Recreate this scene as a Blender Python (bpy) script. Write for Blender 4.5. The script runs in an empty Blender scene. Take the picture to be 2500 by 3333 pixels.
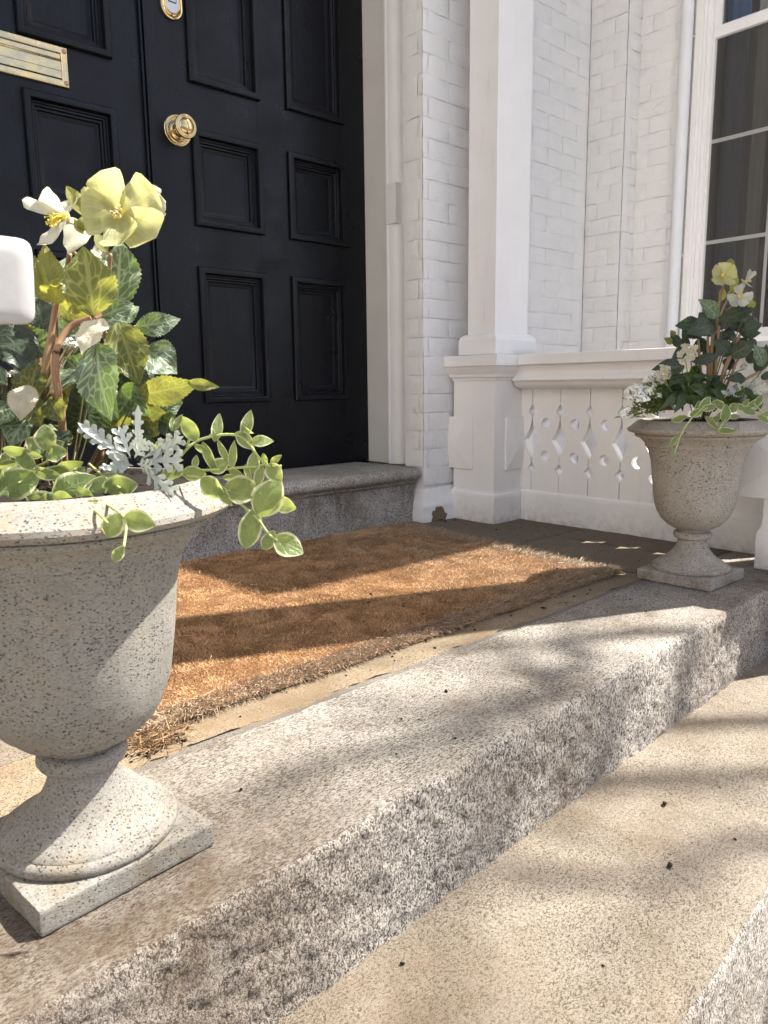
import bpy, bmesh, math, random
import numpy as np
from mathutils import Vector, Matrix, noise
R = math.radians
random.seed(11); RNG = np.random.default_rng(7)
SC = bpy.context.scene; COL = SC.collection

# ------------------------------------------------------------------ camera
cam = bpy.data.cameras.new('camera'); CAM = bpy.data.objects.new('camera', cam); COL.objects.link(CAM)
cam.sensor_fit = 'HORIZONTAL'; cam.sensor_width = 36.0; cam.lens = 35.22
cam.clip_start = 0.02; cam.clip_end = 500
CAM.matrix_world = Matrix(((0.7391, 0.1209, -0.6626, 0.0), (-0.6734, 0.1153, -0.7302, 0.0), (-0.0119, 0.9859, 0.1667, 0.5), (0, 0, 0, 1)))
cam.dof.use_dof = True; cam.dof.focus_distance = 1.25; cam.dof.aperture_fstop = 22.0
SC.camera = CAM
# ------------------------------------------------------------------ sky and sun
SUN_EL = R(53); SUN_AZ = (0.914, -0.406)
W = bpy.data.worlds.new('World'); SC.world = W; W.use_nodes = True
nt = W.node_tree; bg = nt.nodes['Background']
sky = nt.nodes.new('ShaderNodeTexSky'); sky.sky_type = 'NISHITA'; sky.sun_disc = False
sky.sun_elevation = SUN_EL; sky.sun_rotation = math.atan2(SUN_AZ[0], SUN_AZ[1])
nt.links.new(sky.outputs[0], bg.inputs[0]); bg.inputs[1].default_value = 0.086
sky.air_density = .8; sky.dust_density = 3.0; sky.ozone_density = .5
sl = bpy.data.lights.new('sun', 'SUN'); sl.energy = 5.0; sl.angle = R(0.53); sl.color = (1.0, 0.955, 0.885)
SUN = bpy.data.objects.new('sun', sl); COL.objects.link(SUN)
sd = Vector((SUN_AZ[0]*math.cos(SUN_EL), SUN_AZ[1]*math.cos(SUN_EL), math.sin(SUN_EL)))
SUN.rotation_euler = sd.to_track_quat('Z', 'Y').to_euler(); SUN.location = sd*20
vs = SC.view_settings; vs.view_transform = 'Standard'; vs.look = 'None'; vs.exposure = 1.85; vs.gamma = 1; vs.use_curve_mapping = False
try:
    SC.cycles.max_bounces = 8; SC.cycles.diffuse_bounces = 4; SC.cycles.transmission_bounces = 6
    SC.cycles.sample_clamp_indirect = 6
except Exception: pass

# ------------------------------------------------------------------ node helpers
class NB:
    def __init__(s, name, rough=.6, spec=.4):
        s.m = bpy.data.materials.new(name); s.m.use_nodes = True; s.t = s.m.node_tree; s.n = s.t.nodes
        s.b = s.n['Principled BSDF']; s.b.inputs['Roughness'].default_value = rough
        s.b.inputs['Specular IOR Level'].default_value = spec
        s.co = s.n.new('ShaderNodeTexCoord')
    def l(s, a, b): s.t.links.new(a, b)
    def obj(s, scale=(1, 1, 1), rot=(0, 0, 0), src='Object', loc=(0, 0, 0)):
        mp = s.n.new('ShaderNodeMapping'); s.l(s.co.outputs[src], mp.inputs[0])
        mp.inputs['Scale'].default_value = scale; mp.inputs['Rotation'].default_value = rot; mp.inputs['Location'].default_value = loc
        return mp.outputs[0]
    def noise(s, v, scale, detail=3, rough=.55, dist=0):
        n = s.n.new('ShaderNodeTexNoise'); s.l(v, n.inputs['Vector'])
        for k, x in (('Scale', scale), ('Detail', detail), ('Roughness', rough), ('Distortion', dist)): n.inputs[k].default_value = x
        return n.outputs[0]
    def vor(s, v, scale, feature='F1', out=0, rnd=1):
        n = s.n.new('ShaderNodeTexVoronoi'); n.feature = feature; s.l(v, n.inputs['Vector']); n.inputs['Scale'].default_value = scale
        n.inputs['Randomness'].default_value = rnd
        return n.outputs[out]
    def ramp(s, f, pts, interp='LINEAR'):
        n = s.n.new('ShaderNodeValToRGB'); s.l(f, n.inputs[0]); e = n.color_ramp.elements; n.color_ramp.interpolation = interp
        while len(e) < len(pts): e.new(.5)
        for i, (p, c) in enumerate(pts):
            e[i].position = p; e[i].color = (c, c, c, 1) if isinstance(c, (int, float)) else tuple(c)+(1,)
        return n.outputs[0]
    def mix(s, fac, a, b, mode='MIX'):
        n = s.n.new('ShaderNodeMix'); n.data_type = 'RGBA'; n.blend_type = mode
        for sock, x in ((n.inputs['Factor'], fac), (n.inputs[6], a), (n.inputs[7], b)):
            if isinstance(x, (int, float)): sock.default_value = x
            elif isinstance(x, tuple): sock.default_value = x+(1,)
            else: s.l(x, sock)
        return n.outputs[2]
    def math(s, op, a, b=0.0, c=None):
        n = s.n.new('ShaderNodeMath'); n.operation = op
        for i, x in enumerate((a, b) if c is None else (a, b, c)):
            if isinstance(x, (int, float)): n.inputs[i].default_value = x
            else: s.l(x, n.inputs[i])
        return n.outputs[0]
    def sep(s, v):
        n = s.n.new('ShaderNodeSeparateXYZ'); s.l(v, n.inputs[0]); return n.outputs
    def color(s, c):
        if isinstance(c, tuple): s.b.inputs['Base Color'].default_value = c+(1,)
        else: s.l(c, s.b.inputs['Base Color'])
    def rough(s, r): s.l(r, s.b.inputs['Roughness'])
    def bump(s, h, strength=.5, dist=.002, prev=None):
        n = s.n.new('ShaderNodeBump'); n.inputs['Strength'].default_value = strength; n.inputs['Distance'].default_value = dist
        s.l(h, n.inputs['Height'])
        if prev is not None: s.l(prev, n.inputs['Normal'])
        s.l(n.outputs[0], s.b.inputs['Normal']); return n.outputs[0]

# ------------------------------------------------------------------ materials
M = {}
def granite(key, light, mid, dark, s=150, stretch=(1, 1, 1), bumpd=.0015, stain=.5, stain_col=(.16, .10, .055), drk=.42, bst=.5, spot=None):
    b = NB(key, .82, .25); v = b.obj(stretch); w = b.obj()
    n1 = b.noise(v, s, 5, .72, .3); n2 = b.noise(v, s*3.1, 3, .7); vo = b.sep(b.vor(v, s*2.6, out=1))
    f = b.math('ADD', b.math('MULTIPLY', n1, .62), b.math('MULTIPLY', n2, .38))
    f = b.math('ADD', f, b.math('MULTIPLY', b.math('SUBTRACT', vo[0], .5), .16))
    pat = b.noise(w, 11, 5, .6); f = b.math('ADD', f, b.math('MULTIPLY', b.math('SUBTRACT', pat, .5), .10))
    g = b.ramp(f, [(drk-.065, dark), (drk+.005, mid), (drk+.065, light), (.80, tuple(min(1, x*1.18) for x in light))])
    big = b.noise(w, 3.4, 6, .62); big2 = b.noise(w, 17, 6, .68)
    st = b.math('MULTIPLY', b.ramp(big, [(.40, 0), (.66, 1)]), b.ramp(big2, [(.32, .15), (.66, 1)]))
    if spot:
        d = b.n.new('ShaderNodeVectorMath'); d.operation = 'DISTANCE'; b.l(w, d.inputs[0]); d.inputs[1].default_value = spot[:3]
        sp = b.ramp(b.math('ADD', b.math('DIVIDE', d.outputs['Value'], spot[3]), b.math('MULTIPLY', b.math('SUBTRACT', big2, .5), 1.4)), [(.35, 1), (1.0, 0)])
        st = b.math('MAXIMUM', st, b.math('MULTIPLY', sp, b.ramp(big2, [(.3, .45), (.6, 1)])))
    g = b.mix(b.math('MULTIPLY', st, stain), g, b.mix(.55, g, stain_col, 'MULTIPLY') if False else stain_col)
    g = b.mix(b.ramp(b.noise(w, 8, 6, .7, .4), [(.30, .30), (.5, 0)]), g, (.24, .21, .185))
    b.color(g)
    h = b.math('ADD', n1, b.math('MULTIPLY', n2, .7)); b.bump(h, bst, bumpd); M[key] = b.m
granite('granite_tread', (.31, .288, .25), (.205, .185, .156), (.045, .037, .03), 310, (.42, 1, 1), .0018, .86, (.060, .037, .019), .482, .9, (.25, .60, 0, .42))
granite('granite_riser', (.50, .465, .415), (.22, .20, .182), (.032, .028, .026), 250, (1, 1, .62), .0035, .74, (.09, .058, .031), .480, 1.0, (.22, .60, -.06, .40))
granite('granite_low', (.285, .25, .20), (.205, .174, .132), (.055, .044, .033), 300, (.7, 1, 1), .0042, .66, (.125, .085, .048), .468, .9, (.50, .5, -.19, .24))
granite('granite_sill', (.47, .445, .40), (.31, .29, .26), (.09, .08, .07), 200, (1, 1, 1), .0022, .6, (.085, .066, .048), .48, .7)
def stone(key, a, c, s=60, st=(.2, .14, .09)):
    b = NB(key, .9, .2); v = b.obj()
    n = b.noise(v, s, 8, .7); g = b.ramp(n, [(.3, a), (.7, c)])
    g = b.mix(b.ramp(b.noise(v, 420, 2), [(.40, 1), (.47, 0)]), g, tuple(x*.40 for x in a))
    g = b.mix(b.ramp(b.noise(v, 5, 6, .65), [(.42, 0), (.66, .75)]), g, st)
    b.color(g); b.bump(b.math('ADD', n, b.math('MULTIPLY', b.noise(v, 380, 2), .4)), .5, .002); M[key] = b.m
stone('landing_stone', (.125, .10, .077), (.205, .168, .13), 45, (.125, .095, .07))
stone('sand_mortar', (.17, .13, .085), (.26, .21, .145), 150, (.135, .09, .052))
stone('grey_mortar', (.12, .108, .092), (.19, .172, .148), 160, (.09, .075, .06))
stone('pavement_stone', (.27, .25, .22), (.34, .315, .28), 20, (.25, .22, .19))
stone('soil_dark', (.005, .0035, .0025), (.020, .014, .010), 120, (.012, .008, .006))
def urn_mat(key, base, dark, seed, pk=1.0):
    b = NB(key, .9, .2); v = b.obj(loc=(seed, 0, 0)); q = b.obj((1, 1, 1.7), loc=(seed, 0, 0))
    fine = b.noise(q, 330, 4, .7, .5); g = b.mix(b.ramp(fine, [(.40, 1), (.52, 0)]), base, tuple(x*.62 for x in base)); stv = b.obj((1, 1, .12), loc=(seed, 3, 0)); g = b.mix(b.ramp(b.noise(stv, 34, 5, .65), [(.50, 0), (.72, .5)]), g, tuple(x*.68 for x in base))
    den = b.noise(v, 13, 4, .6)
    def pits(scale, lo, rmin):
        wv = b.n.new('ShaderNodeVectorMath'); wv.operation = 'MULTIPLY_ADD'; nz = b.n.new('ShaderNodeTexNoise'); b.l(q, nz.inputs['Vector']); nz.inputs['Scale'].default_value = scale*1.5
        b.l(nz.outputs[1], wv.inputs[0]); wv.inputs[1].default_value = (.9/scale,)*3; b.l(q, wv.inputs[2])
        d = b.vor(wv.outputs[0], scale, out=0); r = b.sep(b.vor(wv.outputs[0], scale, out=1))[0]
        rr = b.math('ADD', r, b.math('MULTIPLY', b.math('SUBTRACT', den, .5), 1.5))
        return b.math('MULTIPLY', b.ramp(d, [(lo*.5, 1), (lo, 0)]), b.ramp(rr, [(rmin, 0), (rmin+.1, 1)]))
    p1 = pits(300/pk, .40, .62); p2 = pits(150/pk, .32, .86-.22*(pk-1)*2); p3 = pits(72/pk, .22, .94-.1*(pk-1)*2)
    pit = b.math('MAXIMUM', p1, b.math('MAXIMUM', p2, p3))
    g = b.mix(b.math('MULTIPLY', pit, .88), g, dark)
    g = b.mix(b.ramp(b.noise(v, 11, 6, .68), [(.46, 0), (.74, .55)]), g, tuple(x*.62 for x in base))
    g = b.mix(b.ramp(b.noise(v, 24, 6, .7), [(.52, 0), (.76, .5)]), g, (.28, .225, .15))
    z = b.sep(b.co.outputs['Object'])[2]
    g = b.mix(b.math('MULTIPLY', b.ramp(z, [(.374, 0), (.384, 1)]), b.ramp(b.noise(v, 30, 6, .7), [(.45, 0), (.62, .5)])), g, (.27, .20, .13))
    g = b.mix(b.math('MULTIPLY', b.ramp(z, [(.0, .9), (.05, .25), (.10, 0)]), b.ramp(b.noise(v, 21, 6, .7), [(.44, 0), (.62, .8)])), g, (.12, .09, .055))
    b.color(g)
    h = b.math('SUBTRACT', b.math('MULTIPLY', fine, .5), b.math('MULTIPLY', pit, 1.3)); b.bump(h, .8, .0016); M[key] = b.m
urn_mat('cast_stone_pale', (.235, .222, .196), (.045, .037, .030), 0)
urn_mat('cast_stone_grey', (.355, .325, .285), (.03, .025, .022), 4, 1.25)
def paint(key, col, s=18, amt=.03, rough=.5, bd=.0008, brick=False, stain=(.55, .52, .46)):
    b = NB(key, rough, .35); v = b.obj(src='Object')
    inf = b.n.new('ShaderNodeObjectInfo'); av = b.n.new('ShaderNodeVectorMath'); av.operation = 'ADD'; b.l(v, av.inputs[0])
    cm = b.n.new('ShaderNodeVectorMath'); cm.operation = 'MULTIPLY'; b.l(inf.outputs['Location'], cm.inputs[0]); cm.inputs[1].default_value = (1, 1, 1); b.l(cm.outputs[0], av.inputs[1])
    v = av.outputs[0]
    n = b.noise(v, s, 5, .6); g = b.mix(b.ramp(n, [(.35, 0), (.75, 1)]), col, tuple(x*(1-amt*2.2) for x in col))
    if brick:
        cr = b.vor(v, 16, 'DISTANCE_TO_EDGE'); msk = b.ramp(b.noise(v, 7, 3), [(.55, 0), (.62, 1)])
        crk = b.math('MULTIPLY', b.ramp(cr, [(.0, 1), (.012, 0)]), msk)
        g = b.mix(b.math('MULTIPLY', crk, .45), g, (.35, .33, .3))
        g = b.mix(b.ramp(b.noise(v, 60, 3), [(.70, 0), (.76, .35)]), g, stain)
        h = b.math('ADD', b.noise(v, 45, 4, .6), b.math('MULTIPLY', b.noise(v, 170, 3), .35)); b.bump(h, .55, .003)
    else:
        sp = b.ramp(b.noise(v, 95, 2), [(.735, 0), (.76, .5)]); g = b.mix(sp, g, stain)
        zz = b.sep(v)[2]; g = b.mix(b.math('MULTIPLY', b.ramp(zz, [(.0, 1), (.02, .55), (.09, 0)]), b.ramp(b.noise(v, 38, 6, .7), [(.36, .1), (.66, .75)])), g, (.34, .29, .23))
        dr = b.obj((1, 1, .10)); g = b.mix(b.ramp(b.noise(dr, 46, 4, .6), [(.60, 0), (.76, .22)]), g, (.55, .51, .45))
        b.bump(b.noise(v, 70, 3), .25, bd)
    b.color(g); M[key] = b.m
paint('white_paint_wood', (.80, .787, .77), 9, .025, .42)
paint('white_paint_brick', (.80, .787, .772), 9, .03, .6, brick=True)
paint('bounce_wall_paint', (.45, .435, .415), 3, .04, .7)
paint('handrail_paint', (.36, .355, .35), 14, .10, .65)
paint('white_paint_metal', (.74, .75, .77), 9, .02, .35)
paint('jamb_paint', (.66, .64, .60), 6, .05, .5)
paint('reflected_ceiling_blue', (.20, .36, .62), 9, .02)  # unseen ceiling, made blue to put a blue reflection in the window
def base_brick():
    m = M['white_paint_brick'].copy(); m.name = 'white_paint_chipped'; t = m.node_tree; n = t.nodes
    bs = n['Principled BSDF']; src = bs.inputs['Base Color'].links[0].from_socket
    tc = n.new('ShaderNodeTexCoord'); nz = n.new('ShaderNodeTexNoise'); nz.inputs['Scale'].default_value = 28; nz.inputs['Detail'].default_value = 5; t.links.new(tc.outputs['Object'], nz.inputs['Vector'])
    ds = n.new('ShaderNodeVectorMath'); ds.operation = 'DISTANCE'; t.links.new(tc.outputs['Object'], ds.inputs[0]); ds.inputs[1].default_value = (1.995, 1.90, .018)
    ad = n.new('ShaderNodeMath'); ad.operation = 'MULTIPLY_ADD'; t.links.new(nz.outputs[0], ad.inputs[0]); ad.inputs[1].default_value = .05; t.links.new(ds.outputs['Value'], ad.inputs[2])
    lt = n.new('ShaderNodeMath'); lt.operation = 'LESS_THAN'; t.links.new(ad.outputs[0], lt.inputs[0]); lt.inputs[1].default_value = .062
    mx = n.new('ShaderNodeMix'); mx.data_type = 'RGBA'; t.links.new(lt.outputs[0], mx.inputs['Factor']); t.links.new(src, mx.inputs[6]); mx.inputs[7].default_value = (.17, .125, .075, 1)
    t.links.new(mx.outputs[2], bs.inputs['Base Color']); M['white_paint_chipped'] = m
base_brick()
def black_paint():
    for key, sc in (('black_paint', (14, 14, 1.6)), ('black_paint_rail', (1.6, 14, 14))):
        b = NB(key, .33, .26); v = b.obj(); st = b.obj(sc)
        g = b.mix(b.ramp(b.noise(v, 4, 4), [(.3, 0), (.75, 1)]), (.0022, .0028, .0050), (.0046, .0053, .0082)); zz = b.sep(v)[2]; g = b.mix(b.math('MULTIPLY', b.ramp(b.noise(v, 75, 4, .7), [(.66, 0), (.74, .5)]), b.ramp(zz, [(.25, 1), (.75, .12)])), g, (.05, .048, .045)); b.color(g)
        b.rough(b.ramp(b.noise(v, 9, 5, .6), [(.3, .24), (.7, .52)]))
        h = b.math('ADD', b.noise(st, 9, 6, .7), b.math('MULTIPLY', b.noise(v, 60, 4), .5)); b.bump(h, .45, .0016); M[key] = b.m
black_paint()
def brass(key, tarn):
    b = NB(key, .14); b.b.inputs['Metallic'].default_value = 1; v = b.obj()
    n = b.noise(v, 24, 8, .68, .8); f = b.ramp(n, [(.38, 0), (.66, tarn)])
    g = b.mix(f, (.66, .49, .24), (.46, .43, .31)); g = b.mix(b.math('MULTIPLY', b.ramp(b.noise(v, 150, 6, .75), [(.62, 0), (.74, .8)]), tarn), g, (.10, .08, .05))
    b.color(g); b.rough(b.ramp(n, [(.4, .09 if tarn < .5 else .22), (.65, .12+tarn*.28)])); b.bump(n, .08, .001); M[key] = b.m
brass('polished_brass', .12); brass('tarnished_brass', 1.0)
b = NB('screw_steel', .4); b.b.inputs['Metallic'].default_value = 1; b.color((.42, .30, .24)); M['screw_steel'] = b.m
def plain(key, col, rough=.6, spec=.3):
    b = NB(key, rough, spec); b.color(col); M[key] = b.m; return b
plain('steel_silver', (.55, .57, .55), .25); M['steel_silver'].node_tree.nodes['Principled BSDF'].inputs['Metallic'].default_value = 1
plain('gap_shade', (.02, .018, .016), .9); plain('interior_dark', (.07, .065, .06), .9); plain('asphalt', (.05, .05, .05), .9); plain('grey_sash', (.36, .35, .34), .5)
plain('brown_stem_wood', (.17, .11, .075), .8)
plain('bark', (.12, .095, .075), .9)
def curtain_mat():
    b = NB('curtain_cloth', .9, .1); v = b.obj((1, 60, 1)); b.color(b.mix(b.noise(v, 3, 3), (.30, .30, .30), (.46, .46, .45))); M['curtain_cloth'] = b.m
curtain_mat()
plain('blue_strip', (.10, .19, .42), .9)
def glass(key, dirt, tint):
    b = NB(key); t = b.t; out = b.n['Material Output']
    tr = b.n.new('ShaderNodeBsdfTransparent'); tr.inputs[0].default_value = tint+(1,)
    gl = b.n.new('ShaderNodeBsdfGlossy'); gl.inputs['Roughness'].default_value = .02
    fr = b.n.new('ShaderNodeFresnel'); fr.inputs[0].default_value = 1.5
    m1 = b.n.new('ShaderNodeMixShader'); b.l(fr.outputs[0], m1.inputs[0]); b.l(tr.outputs[0], m1.inputs[1]); b.l(gl.outputs[0], m1.inputs[2])
    df = b.n.new('ShaderNodeBsdfDiffuse'); v = b.obj()
    d1 = b.ramp(b.noise(v, 60, 6, .75), [(.60, 0), (.70, 1)]); d2 = b.ramp(b.vor(v, 130), [(.07, 1), (.12, 0)])
    z = b.sep(b.co.outputs['Object'])[2]
    dm = b.math('ADD', b.math('MULTIPLY', d1, b.ramp(b.math('SUBTRACT', z, 1.05), [(.45, .1), (.75, .8)])), b.math('MULTIPLY', d2, .35))
    df.inputs[0].default_value = (.42, .40, .37, 1)
    m2 = b.n.new('ShaderNodeMixShader'); b.l(b.math('ADD', b.math('MULTIPLY', dm, dirt),   .085 if dirt > .2 else .03), m2.inputs[0]); b.l(m1.outputs[0], m2.inputs[1]); b.l(df.outputs[0], m2.inputs[2])
    b.l(m2.outputs[0], out.inputs[0]); M[key] = b.m
glass('screened_glass', .40, (.58, .57, .55)); glass('clear_glass', .03, (.9, .92, .92))
def leafy(key, base, vein, vfac=1.0, trans=(.35, .45, .06), tf=.35, rough=.42, margin=None, scale=7.0, vw=.07, rib=.03, streak=False):
    b = NB(key, rough, .45); out = b.n['Material Output']; uv = b.co.outputs['UV']
    inf = b.n.new('ShaderNodeObjectInfo'); s = b.sep(uv)
    av = b.math('ABSOLUTE', b.math('SUBTRACT', s[1], .5))
    cb = b.n.new('ShaderNodeCombineXYZ'); b.l(b.math('SUBTRACT', s[0], b.math('MULTIPLY', av, .9)), cb.inputs[0]); b.l(b.math('MULTIPLY', s[1], .8), cb.inputs[1]); b.l(b.math('MULTIPLY', inf.outputs['Random'], 30), cb.inputs[2])
    g = b.mix(b.ramp(b.noise(cb.outputs[0], 3, 4), [(.3, 0), (.7, 1)]), base, tuple(min(1, x*1.45) for x in base))
    if streak:
        cs = b.n.new('ShaderNodeCombineXYZ'); b.l(b.math('MULTIPLY', s[0], .5), cs.inputs[0]); b.l(b.math('MULTIPLY', s[1], 9), cs.inputs[1]); b.l(b.math('MULTIPLY', inf.outputs['Random'], 30), cs.inputs[2])
        g = b.mix(b.ramp(b.noise(cs.outputs[0], 2.5, 4, .6), [(.42, 0), (.62, .75)]), g, vein); g = b.mix(b.ramp(s[0], [(.0, .8), (.32, 0)]), g, tuple(x*.75 for x in trans))
    d = b.vor(cb.outputs[0], scale, 'DISTANCE_TO_EDGE'); d2 = b.vor(cb.outputs[0], scale*2.3, 'DISTANCE_TO_EDGE')
    vm = b.math('MAXIMUM', b.ramp(d, [(.0, 1), (vw, .5), (vw*2.2, 0)]), b.ramp(d2, [(.0, .35), (vw, 0)]))
    vm = b.math('MAXIMUM', vm, b.ramp(av, [(0, 1), (rib, .7), (rib*1.6, 0)]))
    g = b.mix(b.math('MULTIPLY', vm, vfac), g, vein)
    if margin:
        mm = b.ramp(b.math('ADD', av, b.math('MULTIPLY', b.noise(cb.outputs[0], 6, 3), .07)), [(.41, 0), (.46, 1)])
        g = b.mix(mm, g, margin)
    hue = b.n.new('ShaderNodeHueSaturation'); b.l(g, hue.inputs['Color']); b.l(b.math('ADD', b.math('MULTIPLY', inf.outputs['Random'], .35), .82), hue.inputs['Value']); g = hue.outputs[0]
    b.color(g); b.bump(b.math('SUBTRACT', 0.0, vm), .5, .0008)
    tl = b.n.new('ShaderNodeBsdfTranslucent'); b.l(b.mix(b.math('MULTIPLY', vm, vfac*.6), trans, tuple(min(1, x*1.5) for x in trans)), tl.inputs[0])
    mx = b.n.new('ShaderNodeMixShader'); mx.inputs[0].default_value = tf; b.l(b.b.outputs[0], mx.inputs[1]); b.l(tl.outputs[0], mx.inputs[2]); b.l(mx.outputs[0], out.inputs[0]); M[key] = b.m
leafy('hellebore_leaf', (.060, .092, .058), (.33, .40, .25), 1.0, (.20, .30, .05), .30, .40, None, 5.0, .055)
leafy('hellebore_leaf_backlit', (.075, .098, .026), (.34, .355, .13), 1.0, (.27, .27, .045), .50, .45, None, 5.0, .055)  # same leaf with the yellow glow of backlight put into its colour
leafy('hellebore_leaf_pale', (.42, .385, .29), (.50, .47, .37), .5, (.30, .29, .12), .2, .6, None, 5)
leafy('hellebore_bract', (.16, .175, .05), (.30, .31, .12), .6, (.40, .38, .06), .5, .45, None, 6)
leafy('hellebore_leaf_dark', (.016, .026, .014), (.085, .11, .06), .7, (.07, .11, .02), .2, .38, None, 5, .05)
leafy('periwinkle_leaf', (.125, .18, .062), (.26, .32, .13), .4, (.40, .46, .10), .45, .4, (.66, .66, .42), 4, .05, .025)
leafy('nemesia_leaf', (.026, .050, .014), (.065, .09, .035), .4, (.14, .24, .03), .3, .4)
leafy('dusty_leaf', (.40, .425, .395), (.55, .57, .53), .4, (.32, .36, .28), .2, .85)
leafy('petal_yellow', (.50, .50, .30), (.36, .38, .13), .12, (.60, .58, .22), .56, .6, None, 5, .03, .02, True)
leafy('petal_white', (.58, .57, .50), (.45, .44, .34), .12, (.52, .51, .40), .5, .6, None, 9, .03, .02, True)
leafy('alyssum_leaf', (.10, .15, .04), (.2, .25, .1), .3, (.35, .42, .08), .45)
plain('stamen_yellow', (.72, .58, .10), .6); plain('stamen_cream', (.62, .50, .28), .6); plain('flower_eye', (.75, .55, .05), .6); plain('tiny_white', (.82, .82, .76), .6)
def stem_mat(key, a, c):
    b = NB(key, .5, .4); v = b.obj((1, 1, .25)); b.color(b.mix(b.ramp(b.noise(v, 60, 4), [(.3, 0), (.7, 1)]), a, c)); M[key] = b.m
stem_mat('hellebore_stem', (.21, .10, .06), (.27, .19, .085)); stem_mat('green_stem', (.24, .29, .09), (.36, .40, .14)); stem_mat('leaf_stalk', (.10, .085, .035), (.16, .15, .06)); stem_mat('dark_stem', (.12, .10, .05), (.2, .16, .08))
def fibre_mat():
    b = NB('coir_fibre', .75, .2); a = b.n.new('ShaderNodeVertexColor'); a.layer_name = 'tint'; b.color(a.outputs[0]); tl = b.n.new('ShaderNodeBsdfTranslucent'); b.l(a.outputs[0], tl.inputs[0]); mx = b.n.new('ShaderNodeMixShader'); mx.inputs[0].default_value = .12; b.l(b.b.outputs[0], mx.inputs[1]); b.l(tl.outputs[0], mx.inputs[2]); b.l(mx.outputs[0], b.n['Material Output'].inputs[0]); M['coir_fibre'] = b.m
    b = NB('coir_backing', .95, .1); b.color((.16, .088, .042)); M['coir_backing'] = b.m
fibre_mat()

# ------------------------------------------------------------------ object helpers
def wm(o):
    if o is None: return Matrix.Identity(4)
    return wm(o.parent) @ (o.matrix_parent_inverse if o.parent else Matrix.Identity(4)) @ o.matrix_basis
def newobj(name, me, parent=None, local=False):
    o = bpy.data.objects.new(name, me); COL.objects.link(o)
    if parent is not None:
        o.parent = parent
        if not local: o.matrix_parent_inverse = wm(parent).inverted()
    return o
def tag(o, label, cat, group=None):
    o['label'] = label; o['category'] = cat
    if group: o['group'] = group
    return o
def thing(name, label, cat, loc=(0, 0, 0), rz=0, group=None):
    o = bpy.data.objects.new(name, None); COL.objects.link(o); o.empty_display_size = .05
    o.matrix_basis = Matrix.Translation(loc) @ Matrix.Rotation(rz, 4, 'Z'); return tag(o, label, cat, group)
def mesh(name, vs_, fs, mat, smooth=False, uv=None):
    me = bpy.data.meshes.new(name); me.from_pydata([tuple(v) for v in vs_], [], fs); me.materials.append(M[mat] if isinstance(mat, str) else mat)
    if smooth: me.shade_smooth()
    if uv is not None:
        l = me.uv_layers.new(name='UVMap'); idx = np.empty(len(me.loops), 'i'); me.loops.foreach_get('vertex_index', idx)
        l.data.foreach_set('uv', np.asarray(uv, 'f')[idx].ravel())
    return me
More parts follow.
